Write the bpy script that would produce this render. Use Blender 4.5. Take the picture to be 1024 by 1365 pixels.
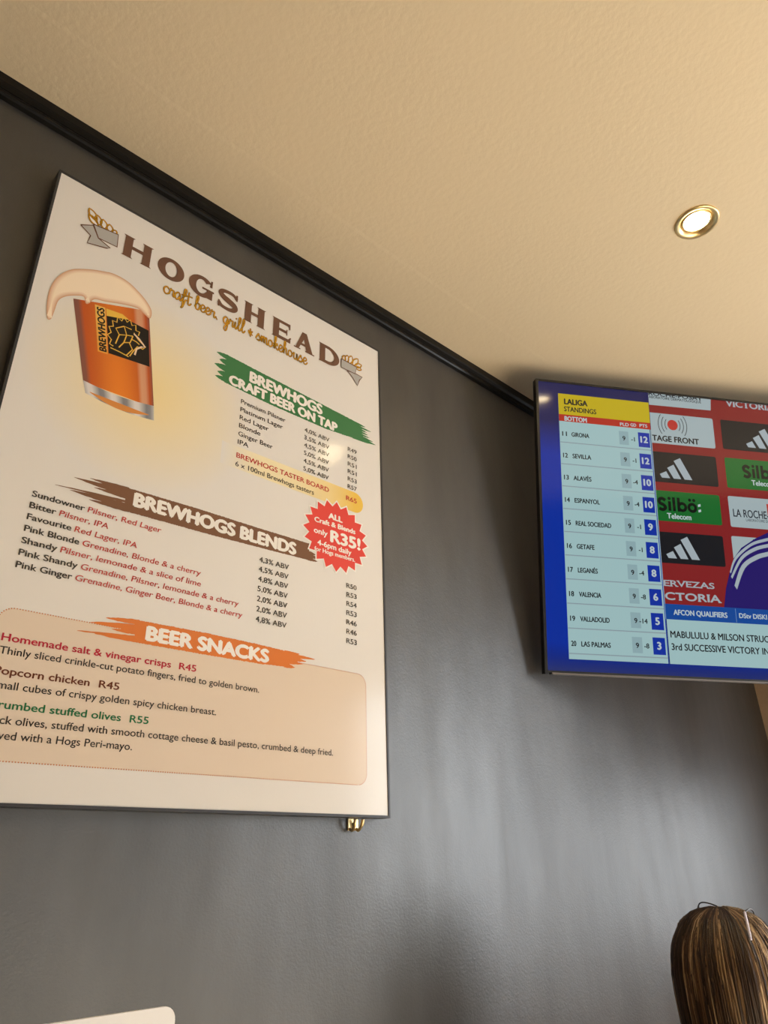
import bpy, bmesh, math, random
from mathutils import Vector, Matrix
from mathutils.geometry import tessellate_polygon

# ------------------------------------------------------------------ clean
for o in list(bpy.data.objects):
    bpy.data.objects.remove(o)
SC = bpy.context.scene
COL = SC.collection
CZ = 1.335                      # height of the camera above the floor
WY = 1.14                       # the grey wall
HC = 1.394 + CZ                 # ceiling height
RX = 3.105                      # right hand wall
BY = -2.45                      # wall behind the viewer
LX = -2.4                       # far left wall

# ------------------------------------------------------------------ camera
F_PX = 952.49
cam_d = bpy.data.cameras.new('camera')
cam_d.sensor_fit = 'VERTICAL'
cam_d.sensor_height = 36.0
cam_d.sensor_width = 27.0
cam_d.lens = F_PX / 1365.0 * 36.0
cam_d.clip_start = 0.02
cam = bpy.data.objects.new('camera', cam_d)
COL.objects.link(cam)
R = ((0.7389857647870938, 0.28385520913045925, 0.6110043041514007),
     (-0.6733822314634905, 0.33995445145101627, 0.656496261442431),
     (-0.02136374946689346, -0.8965808336051702, 0.4423645544351106))
M3 = Matrix([[R[i][0], -R[i][1], -R[i][2]] for i in range(3)])
cam.matrix_world = Matrix.Translation((0, 0, CZ)) @ M3.to_4x4()
SC.camera = cam

# ------------------------------------------------------------------ light
vs = SC.view_settings
vs.view_transform = 'Standard'
vs.look = 'None'
vs.gamma = 1.0
vs.use_curve_mapping = False
vs.exposure = 0.14

world = bpy.data.worlds.new('world')
SC.world = world
world.use_nodes = True
bgn = world.node_tree.nodes['Background']
bgn.inputs[0].default_value = (0.93, 0.97, 1.0, 1)
bgn.inputs[1].default_value = 1.0


def area(name, loc, target, sx, sy, power, color, spread=180):
    l = bpy.data.lights.new(name, 'AREA')
    l.shape = 'RECTANGLE'
    l.size = sx
    l.size_y = sy
    l.energy = power
    l.color = color
    l.spread = math.radians(spread)
    o = bpy.data.objects.new(name, l)
    COL.objects.link(o)
    o.location = loc
    d = Vector(target) - Vector(loc)
    o.rotation_euler = d.to_track_quat('-Z', 'Z').to_euler()
    return o


# daylight through the window in the right hand wall
area('window_daylight', (RX + 0.10, -1.03, 1.83), (0.0, -1.03, 1.83), 2.35, 0.95, 66, (0.93, 0.97, 1.0))
# added fill lamp in an invented side opening, lifts the wall sheen below the television
area('wall_sheen_fill', (RX + 0.10, 0.50, 1.38), (0.0, 0.50, 1.38), 0.72, 0.38, 3.6, (0.93, 0.97, 1.0))
# sun through the front windows: its patch on the warm floor lights the ceiling
sun_d = bpy.data.lights.new('sun', 'SUN')
sun_d.energy = 80
sun_d.angle = math.radians(0.6)
sun_d.color = (1.0, 0.96, 0.88)
sun = bpy.data.objects.new('sun', sun_d)
COL.objects.link(sun)
sun.rotation_euler = Vector((0.0, 1.0, -0.84)).to_track_quat('-Z', 'Z').to_euler()


# ------------------------------------------------------------------ helpers
def lin(c):
    def f(v):
        v = v / 255.0
        return v / 12.92 if v <= 0.04045 else ((v + 0.055) / 1.055) ** 2.4
    return (f(c[0]), f(c[1]), f(c[2]), 1.0)


def mat(name, color, rough=0.5, metal=0.0, spec=0.5, bump=0.0, bscale=80.0, vary=0.0, coat=0.0, rvar=0.0):
    m = bpy.data.materials.new(name)
    m.use_nodes = True
    nt = m.node_tree
    b = nt.nodes['Principled BSDF']
    b.inputs['Base Color'].default_value = (color[0], color[1], color[2], 1)
    b.inputs['Roughness'].default_value = rough
    b.inputs['Metallic'].default_value = metal
    b.inputs['Specular IOR Level'].default_value = spec
    b.inputs['Coat Weight'].default_value = coat
    tc = nt.nodes.new('ShaderNodeTexCoord')
    nz = nt.nodes.new('ShaderNodeTexNoise')
    nz.inputs['Scale'].default_value = bscale
    nz.inputs['Detail'].default_value = 3
    nt.links.new(tc.outputs['Object'], nz.inputs['Vector'])
    if bump:
        bp = nt.nodes.new('ShaderNodeBump')
        bp.inputs['Strength'].default_value = bump
        bp.inputs['Distance'].default_value = 0.002
        nt.links.new(nz.outputs['Fac'], bp.inputs['Height'])
        nt.links.new(bp.outputs['Normal'], b.inputs['Normal'])
    if vary:
        mx = nt.nodes.new('ShaderNodeMixRGB')
        mx.inputs[1].default_value = (color[0] * (1 - vary), color[1] * (1 - vary), color[2] * (1 - vary), 1)
        mx.inputs[2].default_value = (min(1, color[0] * (1 + vary)), min(1, color[1] * (1 + vary)), min(1, color[2] * (1 + vary)), 1)
        nt.links.new(nz.outputs['Fac'], mx.inputs[0])
        nt.links.new(mx.outputs[0], b.inputs['Base Color'])
    return m


def tag(o, label, cat, group=None):
    o['label'] = label
    o['category'] = cat
    if group:
        o['group'] = group
    return o


def link(name, me, m, parent=None):
    o = bpy.data.objects.new(name, me)
    if m is not None:
        me.materials.append(m)
    COL.objects.link(o)
    if parent is not None:
        o.parent = parent
    return o


def empty(name, loc, mx=None):
    o = bpy.data.objects.new(name, None)
    COL.objects.link(o)
    o.empty_display_size = 0.05
    if mx is not None:
        o.matrix_world = mx
    else:
        o.location = loc
    return o


def from_bm(name, bm, m, parent=None, smooth=False):
    me = bpy.data.meshes.new(name)
    bmesh.ops.recalc_face_normals(bm, faces=bm.faces)
    bm.to_mesh(me)
    bm.free()
    if smooth:
        for p in me.polygons:
            p.use_smooth = True
    return link(name, me, m, parent)


def bx(bm, lo, hi, bevel=0.0):
    vs_ = [bm.verts.new((x, y, z)) for x in (lo[0], hi[0]) for y in (lo[1], hi[1]) for z in (lo[2], hi[2])]
    fs = [(0, 1, 3, 2), (4, 6, 7, 5), (0, 4, 5, 1), (2, 3, 7, 6), (0, 2, 6, 4), (1, 5, 7, 3)]
    faces = [bm.faces.new([vs_[i] for i in f]) for f in fs]
    if bevel:
        ed = list({e for f in faces for e in f.edges})
        bmesh.ops.bevel(bm, geom=ed, offset=bevel, segments=2, affect='EDGES', profile=0.5)


def box_obj(name, lo, hi, m, parent=None, bevel=0.0):
    bm = bmesh.new()
    bx(bm, lo, hi, bevel)
    return from_bm(name, bm, m, parent)


def struct(o):
    o['kind'] = 'structure'
    return o


def tube(bm, pts, rad, n=8, closed=False):
    pts = [Vector(p) for p in pts]
    if not hasattr(rad, '__len__'):
        rad = [rad] * len(pts)
    rings = []
    up = Vector((0.13, 0.21, 0.97)).normalized()
    N = len(pts)
    for i, p in enumerate(pts):
        if closed:
            d = pts[(i + 1) % N] - pts[i - 1]
        else:
            d = pts[min(i + 1, N - 1)] - pts[max(i - 1, 0)]
        d.normalize()
        a = d.cross(up)
        if a.length < 1e-3:
            a = d.cross(Vector((1, 0, 0)))
        a.normalize()
        b = d.cross(a)
        rings.append([bm.verts.new(p + (a * math.cos(2 * math.pi * k / n) + b * math.sin(2 * math.pi * k / n)) * rad[i]) for k in range(n)])
    for i in range(N if closed else N - 1):
        r0, r1 = rings[i], rings[(i + 1) % N]
        for k in range(n):
            bm.faces.new((r0[k], r0[(k + 1) % n], r1[(k + 1) % n], r1[k]))
    if not closed:
        bm.faces.new(rings[0])
        bm.faces.new(rings[-1])


def lathe(bm, prof, n=48, center=(0, 0, 0), cap_top=False):
    rings = []
    for r, z in prof:
        rings.append([bm.verts.new((center[0] + r * math.cos(2 * math.pi * k / n), center[1] + r * math.sin(2 * math.pi * k / n), center[2] + z)) for k in range(n)])
    for a, b in zip(rings, rings[1:]):
        for k in range(n):
            bm.faces.new((a[k], a[(k + 1) % n], b[(k + 1) % n], b[k]))
    if cap_top:
        bm.faces.new(rings[-1])
        bm.faces.new(rings[0])


def spline(pts, per=8, closed=False):
    """Catmull-Rom through the given points (any tuple size)."""
    n = len(pts)
    out = []
    rng = range(n if closed else n - 1)
    for i in rng:
        if closed:
            p0, p1, p2, p3 = pts[i - 1], pts[i], pts[(i + 1) % n], pts[(i + 2) % n]
        else:
            p0, p1, p2, p3 = pts[max(i - 1, 0)], pts[i], pts[i + 1], pts[min(i + 2, n - 1)]
        for k in range(per):
            t = k / per
            out.append(tuple(0.5 * (2 * b + (c - a) * t + (2 * a - 5 * b + 4 * c - d) * t * t + (3 * b - a - 3 * c + d) * t ** 3)
                             for a, b, c, d in zip(p0, p1, p2, p3)))
    if not closed:
        out.append(tuple(pts[-1]))
    return out


# ------------------------------------------------------------------ flat print (posters, screens)
_txt = {}


def glyphs(s):
    """triangles of a line of lettering at size 1 (built-in font)."""
    if s in _txt:
        return _txt[s]
    c = bpy.data.curves.new('lettering', 'FONT')
    c.body = s
    c.resolution_u = 4
    o = bpy.data.objects.new('lettering', c)
    COL.objects.link(o)
    dg = bpy.context.evaluated_depsgraph_get()
    dg.update()
    me = bpy.data.meshes.new_from_object(o.evaluated_get(dg))
    v = [(p.co.x, p.co.y) for p in me.vertices]
    f = [tuple(p.vertices) for p in me.polygons]
    bpy.data.objects.remove(o)
    bpy.data.curves.remove(c)
    bpy.data.meshes.remove(me)
    _txt[s] = (v, f)
    return _txt[s]


CAP = max(y for x, y in glyphs('H')[0])


class Print:
    """flat coloured artwork: x right, y up, z off the sheet (millimetres fractions)."""

    def __init__(self):
        self.v = []
        self.f = []
        self.c = []

    def face(self, pts, cols, z):
        b = len(self.v)
        for p in pts:
            self.v.append((p[0], -z, p[1]))
        self.f.append(tuple(range(b, b + len(pts))))
        if not isinstance(cols, list):
            cols = [cols] * len(pts)
        self.c.append(cols)

    def poly(self, pts, col, z):
        tri = tessellate_polygon([[Vector((p[0], p[1], 0)) for p in pts]])
        for t in tri:
            q = [pts[i] for i in t]
            a = (q[1][0] - q[0][0]) * (q[2][1] - q[0][1]) - (q[1][1] - q[0][1]) * (q[2][0] - q[0][0])
            if a < 0:
                q = q[::-1]
            self.face(q, col, z)

    def rect(self, x0, y0, x1, y1, col, z):
        self.face([(x0, y0), (x1, y0), (x1, y1), (x0, y1)], col, z)

    def rrect(self, x0, y0, x1, y1, r, col, z, n=6):
        pts = []
        for cx, cy, a in ((x1 - r, y0 + r, -90), (x1 - r, y1 - r, 0), (x0 + r, y1 - r, 90), (x0 + r, y0 + r, 180)):
            for k in range(n + 1):
                t = math.radians(a + 90 * k / n)
                pts.append((cx + r * math.cos(t), cy + r * math.sin(t)))
        self.face(pts, col, z)
        return pts

    def disc(self, cx, cy, rx, ry, col, z, n=40):
        self.face([(cx + rx * math.cos(2 * math.pi * k / n), cy + ry * math.sin(2 * math.pi * k / n)) for k in range(n)], col, z)

    def ring(self, cx, cy, rx, ry, ix, iy, col, z, a0=0, a1=360, n=48):
        for k in range(n):
            t0 = math.radians(a0 + (a1 - a0) * k / n)
            t1 = math.radians(a0 + (a1 - a0) * (k + 1) / n)
            self.face([(cx + rx * math.cos(t0), cy + ry * math.sin(t0)), (cx + rx * math.cos(t1), cy + ry * math.sin(t1)),
                       (cx + ix * math.cos(t1), cy + iy * math.sin(t1)), (cx + ix * math.cos(t0), cy + iy * math.sin(t0))][::(1 if a1 > a0 else -1)], col, z)

    def ribbon(self, pts, w, col, z):
        n = len(pts)
        if not hasattr(w, '__len__'):
            w = [w] * n
        L = []
        for i in range(n):
            a = pts[max(i - 1, 0)]
            b = pts[min(i + 1, n - 1)]
            dx, dy = b[0] - a[0], b[1] - a[1]
            l = math.hypot(dx, dy) or 1e-9
            nx, ny = -dy / l * w[i] / 2, dx / l * w[i] / 2
            L.append(((pts[i][0] + nx, pts[i][1] + ny), (pts[i][0] - nx, pts[i][1] - ny)))
        for i in range(n - 1):
            self.face([L[i][0], L[i][1], L[i + 1][1], L[i + 1][0]], col, z)

    def text(self, s, x0, y0, cap, col, z, x1=None, right=None, center=None, bold=0.0, shear=0.0, fn=None, slope=0.0):
        """left baseline at x0,y0, cap height cap; x1 stretches the line to end there."""
        v, f = glyphs(s)
        sy = cap / CAP
        w0 = min(p[0] for p in v)
        w1 = max(p[0] for p in v)
        sx = sy
        if x1 is not None:
            sx = (x1 - x0 - 2 * bold) / (w1 - w0)
            ox = x0 + bold - w0 * sx
        elif right is not None:
            ox = right - bold - w1 * sx
        elif center is not None:
            ox = center - (w0 + w1) / 2 * sx
        else:
            ox = x0 + bold - w0 * sx
        sh = [(0, 0)] if not bold else [(-bold, 0), (bold, 0), (0, bold * .7), (0, -bold * .7), (0, 0)]
        for k, (dx, dy) in enumerate(sh):
            b = len(self.v)
            for p in v:
                X = ox + p[0] * sx + dx + shear * p[1] * sy
                Y = y0 + p[1] * sy + dy + slope * (ox + p[0] * sx - x0)
                if fn:
                    X, Y = fn(X, Y)
                self.v.append((X, -(z + k * 0.00002), Y))
            for t in f:
                self.f.append(tuple(i + b for i in t))
                self.c.append([col] * len(t))

    def blob(self, outline, edge, mid, z, steps=5, center=None, k0=1.0, power=1.0):
        cx = sum(p[0] for p in outline) / len(outline)
        cy = sum(p[1] for p in outline) / len(outline)
        if center:
            cx, cy = center
        n = len(outline)

        def pt(p, s):
            return (cx + (p[0] - cx) * s, cy + (p[1] - cy) * s)

        def mixc(t):
            t = t ** power
            return tuple(edge[i] * t + mid[i] * (1 - t) for i in range(4))
        for k in range(steps):
            s0, s1 = k / steps, (k + 1) / steps
            c0, c1 = mixc(s0), mixc(s1)
            for i in range(n):
                a, b = outline[i], outline[(i + 1) % n]
                if k == 0:
                    self.face([pt(a, s1), pt(b, s1), (cx, cy)], [c1, c1, c0], z)
                else:
                    self.face([pt(a, s1), pt(b, s1), pt(b, s0), pt(a, s0)], [c1, c1, c0, c0], z)

    def build(self, name, m, parent):
        me = bpy.data.meshes.new(name)
        me.from_pydata(self.v, [], self.f)
        at = me.color_attributes.new('ink', 'FLOAT_COLOR', 'CORNER')
        i = 0
        for p, cols in zip(me.polygons, self.c):
            for k in range(p.loop_total):
                at.data[p.loop_start + k].color = cols[k]
        me.update()
        return link(name, me, m, parent)


# ------------------------------------------------------------------ materials
def wall_paint():
    m = mat('dark_grey_satin_paint', (0.029, 0.029, 0.031), 0.34, spec=1.0)
    nt = m.node_tree
    b = nt.nodes['Principled BSDF']
    tc = nt.nodes.new('ShaderNodeTexCoord')
    mp = nt.nodes.new('ShaderNodeMapping')
    mp.inputs['Scale'].default_value = (7.0, 7.0, 0.9)
    n1 = nt.nodes.new('ShaderNodeTexNoise')
    n1.inputs['Scale'].default_value = 1.0
    n1.inputs['Detail'].default_value = 5
    n1.inputs['Roughness'].default_value = 0.55
    nt.links.new(tc.outputs['Object'], mp.inputs['Vector'])
    nt.links.new(mp.outputs['Vector'], n1.inputs['Vector'])
    mr = nt.nodes.new('ShaderNodeMapRange')
    mr.inputs['From Min'].default_value = 0.3
    mr.inputs['From Max'].default_value = 0.7
    mr.inputs['To Min'].default_value = 0.37
    mr.inputs['To Max'].default_value = 0.50
    nt.links.new(n1.outputs['Fac'], mr.inputs['Value'])
    nt.links.new(mr.outputs['Result'], b.inputs['Roughness'])
    ms = nt.nodes.new('ShaderNodeMapRange')
    ms.inputs['From Min'].default_value = 0.3
    ms.inputs['From Max'].default_value = 0.7
    ms.inputs['To Min'].default_value = 1.5
    ms.inputs['To Max'].default_value = 1.0
    n4 = nt.nodes.new('ShaderNodeTexNoise')
    n4.inputs['Scale'].default_value = 2.6
    n4.inputs['Detail'].default_value = 6
    n4.inputs['Roughness'].default_value = 0.6
    mp4 = nt.nodes.new('ShaderNodeMapping')
    mp4.inputs['Scale'].default_value = (2.2, 1.0, 0.7)
    nt.links.new(tc.outputs['Object'], mp4.inputs['Vector'])
    nt.links.new(mp4.outputs['Vector'], n4.inputs['Vector'])
    nt.links.new(n4.outputs['Fac'], ms.inputs['Value'])
    nt.links.new(ms.outputs['Result'], b.inputs['Specular IOR Level'])
    n2 = nt.nodes.new('ShaderNodeTexNoise')
    n2.inputs['Scale'].default_value = 260
    n2.inputs['Detail'].default_value = 2
    nt.links.new(tc.outputs['Object'], n2.inputs['Vector'])
    n3 = nt.nodes.new('ShaderNodeTexNoise')
    n3.inputs['Scale'].default_value = 9
    n3.inputs['Detail'].default_value = 4
    nt.links.new(tc.outputs['Object'], n3.inputs['Vector'])
    ad = nt.nodes.new('ShaderNodeMath')
    ad.operation = 'MULTIPLY_ADD'
    ad.inputs[1].default_value = 3.0
    nt.links.new(n3.outputs['Fac'], ad.inputs[0])
    nt.links.new(n2.outputs['Fac'], ad.inputs[2])
    bp = nt.nodes.new('ShaderNodeBump')
    bp.inputs['Strength'].default_value = 0.35
    bp.inputs['Distance'].default_value = 0.0012
    nt.links.new(ad.outputs[0], bp.inputs['Height'])
    nt.links.new(bp.outputs['Normal'], b.inputs['Normal'])
    return m


def ceiling_paint():
    m = mat('cream_ceiling_paint', (0.72, 0.605, 0.43), 0.85, spec=0.2)
    nt = m.node_tree
    b = nt.nodes['Principled BSDF']
    tc = nt.nodes.new('ShaderNodeTexCoord')
    n1 = nt.nodes.new('ShaderNodeTexNoise')
    n1.inputs['Scale'].default_value = 80
    n1.inputs['Detail'].default_value = 4
    nt.links.new(tc.outputs['Object'], n1.inputs['Vector'])
    # a faint plaster joint running parallel to the wall
    sp = nt.nodes.new('ShaderNodeSeparateXYZ')
    nt.links.new(tc.outputs['Object'], sp.inputs[0])
    rp = nt.nodes.new('ShaderNodeMapRange')
    rp.inputs['From Min'].default_value = 0.955
    rp.inputs['From Max'].default_value = 0.965
    nt.links.new(sp.outputs['Y'], rp.inputs['Value'])
    ad = nt.nodes.new('ShaderNodeMath')
    ad.operation = 'MULTIPLY_ADD'
    ad.inputs[1].default_value = 0.8
    nt.links.new(rp.outputs['Result'], ad.inputs[0])
    nt.links.new(n1.outputs['Fac'], ad.inputs[2])
    bp = nt.nodes.new('ShaderNodeBump')
    bp.inputs['Strength'].default_value = 0.5
    bp.inputs['Distance'].default_value = 0.0015
    nt.links.new(ad.outputs[0], bp.inputs['Height'])
    nt.links.new(bp.outputs['Normal'], b.inputs['Normal'])
    return m


def ink_mat():
    m = mat('glossy_poster_print', (1, 1, 1), 0.11, spec=0.20)
    nt = m.node_tree
    b = nt.nodes['Principled BSDF']
    at = nt.nodes.new('ShaderNodeAttribute')
    at.attribute_name = 'ink'
    nt.links.new(at.outputs['Color'], b.inputs['Base Color'])
    tc = nt.nodes.new('ShaderNodeTexCoord')
    n1 = nt.nodes.new('ShaderNodeTexNoise')
    n1.inputs['Scale'].default_value = 220
    n1.inputs['Detail'].default_value = 2
    nt.links.new(tc.outputs['Object'], n1.inputs['Vector'])
    bp = nt.nodes.new('ShaderNodeBump')
    bp.inputs['Strength'].default_value = 0.12
    bp.inputs['Distance'].default_value = 0.001
    nt.links.new(n1.outputs['Fac'], bp.inputs['Height'])
    nt.links.new(bp.outputs['Normal'], b.inputs['Normal'])
    return m


def screen_mat():
    m = mat('lit_screen', (0.004, 0.004, 0.005), 0.10, spec=0.32)
    nt = m.node_tree
    b = nt.nodes['Principled BSDF']
    at = nt.nodes.new('ShaderNodeAttribute')
    at.attribute_name = 'ink'
    nt.links.new(at.outputs['Color'], b.inputs['Emission Color'])
    b.inputs['Emission Strength'].default_value = 0.565
    return m


M_WALL = wall_paint()
M_CEIL = ceiling_paint()
M_TRIM = mat('black_gloss_trim', (0.009, 0.008, 0.007), 0.3, spec=0.15, bump=0.1, bscale=60)
M_BEIGE = mat('beige_plaster', (0.46, 0.33, 0.23), 0.8, bump=0.3, bscale=120, vary=0.06)
M_FLOOR = mat('brown_floor_tiles', (0.46, 0.375, 0.255), 0.7, bump=0.1, bscale=30, vary=0.2)
M_INK = ink_mat()
M_SCREEN = screen_mat()
M_EDGE = mat('grey_poster_edge', (0.035, 0.035, 0.04), 0.45, spec=0.4, bump=0.05)
M_BLACK = mat('black_plastic', (0.012, 0.012, 0.013), 0.35, bump=0.05, bscale=400)
M_SILVER = mat('brushed_grey_strip', (0.20, 0.18, 0.17), 0.35, metal=0.6, bump=0.05)
M_STEEL = mat('dark_steel', (0.05, 0.05, 0.05), 0.4, metal=0.8, bump=0.05)
M_BRASS = mat('brass', (0.86, 0.66, 0.34), 0.32, metal=1.0, bump=0.03, bscale=300)
M_WOOD = mat('brown_wood', (0.16, 0.075, 0.035), 0.45, bump=0.15, bscale=40, vary=0.3)
M_CARD = mat('white_card', (0.86, 0.86, 0.88), 0.45, bump=0.03)
M_SKIN = mat('skin', (0.62, 0.40, 0.30), 0.5, bump=0.05, bscale=200, vary=0.04)
M_TOP = mat('black_cotton', (0.03, 0.03, 0.035), 0.85, bump=0.2, bscale=300)
M_JEANS = mat('blue_denim', (0.06, 0.09, 0.16), 0.85, bump=0.2, bscale=300, vary=0.1)

# ------------------------------------------------------------------ the room
T = 0.12
struct(box_obj('floor', (LX - T, BY - T, -0.1), (RX + T, WY + T, 0), M_FLOOR))
struct(box_obj('wall_front', (LX - T, WY, 0), (RX + T, WY + T, HC), M_WALL))
# right wall with the window the daylight comes through
WN0, WN1, WZ0, WZ1 = -2.26, 0.20, 0.88, 2.36
bm = bmesh.new()
bx(bm, (RX, BY, 0), (RX + T, WN0, HC))
bx(bm, (RX, 0.90, 0), (RX + T, WY, HC))
bx(bm, (RX, WN1, 0), (RX + T, 0.90, 1.02))
bx(bm, (RX, WN1, 1.58), (RX + T, 0.90, HC))  # leaves an invented opening for the added sheen lamp
bx(bm, (RX, WN0, 0), (RX + T, WN1, WZ0))  # right side blonder and paler: sunlight painted into the strand colours
bx(bm, (RX, WN0, WZ1), (RX + T, WN1, HC))
struct(from_bm('wall_right', bm, M_BEIGE))
bm = bmesh.new()
for y0, y1 in ((WN0, WN0 + 0.04), (WN1 - 0.04, WN1)):
    bx(bm, (RX + 0.01, y0, WZ0), (RX + 0.05, y1, WZ1))
for z0, z1 in ((WZ0, WZ0 + 0.04), (WZ1 - 0.04, WZ1)):
    bx(bm, (RX + 0.01, WN0 + 0.04, z0), (RX + 0.05, WN1 - 0.04, z1))
struct(from_bm('window_1', bm, M_TRIM))
struct(box_obj('wall_left', (LX - T, BY, 0), (LX, WY, HC), M_BEIGE))
M_BACK = mat('dark_back_wall', (0.06, 0.05, 0.045), 0.7, bump=0.2)
BN0, BN1, BZ0, BZ1 = 0.36, 2.84, 0.46, 1.52
bm = bmesh.new()
bx(bm, (LX - T, BY - T, 0), (BN0, BY, HC))
bx(bm, (BN1, BY - T, 0), (RX + T, BY, HC))
bx(bm, (BN0, BY - T, 0), (BN1, BY, BZ0))
bx(bm, (BN0, BY - T, BZ1), (BN1, BY, HC))
struct(from_bm('wall_back', bm, M_BACK))
bm = bmesh.new()
for x0, x1 in ((BN0, BN0 + 0.04), (BN1 - 0.04, BN1)):
    bx(bm, (x0, BY - 0.05, BZ0), (x1, BY - 0.01, BZ1))
for z0, z1 in ((BZ0, BZ0 + 0.04), (BZ1 - 0.04, BZ1)):
    bx(bm, (BN0 + 0.04, BY - 0.05, z0), (BN1 - 0.04, BY - 0.01, z1))
struct(from_bm('window_2', bm, M_TRIM))

# ceiling with a round hole for the downlight
DL = (1.4334, 0.3914)
bm = bmesh.new()
NR = 48
RH = 0.040
outer = []
for k in range(NR):
    a = 2 * math.pi * k / NR
    outer.append((DL[0] + RH * math.cos(a), DL[1] + RH * math.sin(a)))
corners = [(RX + T, WY + T), (LX - T, WY + T), (LX - T, BY - T), (RX + T, BY - T)]
ring_v = [bm.verts.new((x, y, HC)) for x, y in outer]
cv = [bm.verts.new((x, y, HC)) for x, y in corners]
q = NR // 4
for c in range(4):
    lo = c * q
    for k in range(q):
        bm.faces.new((cv[c], ring_v[(lo + k + 1) % NR], ring_v[(lo + k) % NR]))
    bm.faces.new((cv[c], cv[(c + 1) % 4], ring_v[((c + 1) * q) % NR]))
# the upper skin closes the void above
topv = [bm.verts.new((x, y, HC + 0.12)) for x, y in corners]
bm.faces.new(topv)
for c in range(4):
    bm.faces.new((cv[c], cv[(c + 1) % 4], topv[(c + 1) % 4], topv[c]))
struct(from_bm('ceiling', bm, M_CEIL))

# black cornice: a fascia and a thin bead under it, run along the grey wall
bm = bmesh.new()
prof = [(0, 0), (-0.022, 0), (-0.022, -0.020), (-0.020, -0.024), (-0.012, -0.028), (-0.012, -0.031), (-0.014, -0.034), (-0.014, -0.041), (-0.011, -0.045), (0, -0.045)]
for x in (LX, RX):
    pass
va = [bm.verts.new((LX, WY + a, HC + b)) for a, b in prof]
vb = [bm.verts.new((RX, WY + a, HC + b)) for a, b in prof]
for i in range(len(prof)):
    j = (i + 1) % len(prof)
    bm.faces.new((va[i], va[j], vb[j], vb[i]))
bm.faces.new(va)
bm.faces.new(vb)
struct(from_bm('trim_1', bm, M_TRIM))

# ------------------------------------------------------------------ downlight
dl = empty('recessed_downlight', (DL[0], DL[1], HC))
tag(dl, 'round brass recessed downlight glowing in the cream ceiling', 'ceiling light')
bm = bmesh.new()
lathe(bm, [(0.052, 0.0), (0.0515, -0.003), (0.048, -0.0045), (0.042, -0.003), (0.037, 0.002), (0.0355, 0.004), (0.037, 0.012), (0.0375, 0.03)])
from_bm('trim_ring', bm, M_BRASS, dl, True)
bm = bmesh.new()
lathe(bm, [(0.0352, 0.006), (0.0335, 0.001), (0.0305, 0.0008), (0.0295, 0.004), (0.0295, 0.012)])
from_bm('inner_ring', bm, M_BRASS, dl, True)
m = mat('lamp_glow', (1, 1, 1), 0.4)
pb = m.node_tree.nodes['Principled BSDF']
pb.inputs['Emission Color'].default_value = (1.0, 0.82, 0.50, 1)
pb.inputs['Emission Strength'].default_value = 80
bm = bmesh.new()
lathe(bm, [(0.0294, 0.008), (0.024, 0.005), (0.014, 0.0035), (0.001, 0.003)], 40)
from_bm('lens', bm, m, dl, True)
l = bpy.data.lights.new('downlight_beam', 'SPOT')
l.energy = 7
l.color = (1.0, 0.80, 0.52)
l.spot_size = math.radians(80)
l.spot_blend = 0.6
l.shadow_soft_size = 0.02
lo = bpy.data.objects.new('downlight_beam', l)
COL.objects.link(lo)
lo.location = (DL[0], DL[1], HC - 0.03)

# ------------------------------------------------------------------ the menu poster
PY = 1.11                                    # front of the board
PW, PH = 0.8334, 1.1412
PU, PV = 0.17526 * PY, 0.07360 * PY + CZ
poster = empty('menu_poster', (PU, PY, PV))
tag(poster, 'large white menu poster with beer list hanging on the dark grey wall', 'poster')
PAPER = (0.75, 0.725, 0.70, 1)
BROWN = lin((112, 82, 66))
DKTXT = (0.055, 0.050, 0.046, 1)
RED = lin((190, 70, 66))
WHT = (0.86, 0.83, 0.79, 1)
GOLD = lin((205, 152, 40))
OLIVE = lin((110, 62, 20))

pr = Print()
pr.rect(0.002, 0.002, PW - 0.002, PH - 0.002, PAPER, 0.0)
# warm glow printed behind the drink
n = 64
gc = (0.235, 0.735)
pr.blob([(gc[0] + 0.225 * math.cos(2 * math.pi * k / n), gc[1] + 0.215 * math.sin(2 * math.pi * k / n)) for k in range(n)],
        PAPER, (0.86, 0.70, 0.37, 1), 0.0002, 10, power=1.3)
# peach panel of the snacks
SBX = (0.068, 0.056, 0.7755, 0.2695)
PEACH = (0.73, 0.615, 0.505, 1)
pts = pr.rrect(*SBX, 0.022, PEACH, 0.0003, 8)
# dotted outline
per = []
for a, b in zip(pts, pts[1:] + pts[:1]):
    L = math.hypot(b[0] - a[0], b[1] - a[1])
    k = max(1, int(L / 0.0005))
    per += [(a[0] + (b[0] - a[0]) * i / k, a[1] + (b[1] - a[1]) * i / k) for i in range(k)]
acc = 0
last = per[0]
for p in per:
    acc += math.hypot(p[0] - last[0], p[1] - last[1])
    last = p
    if acc > 0.0037:
        acc = 0
        pr.disc(p[0], p[1], 0.0010, 0.0010, lin((205, 120, 70)), 0.0006, 6)
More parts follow.
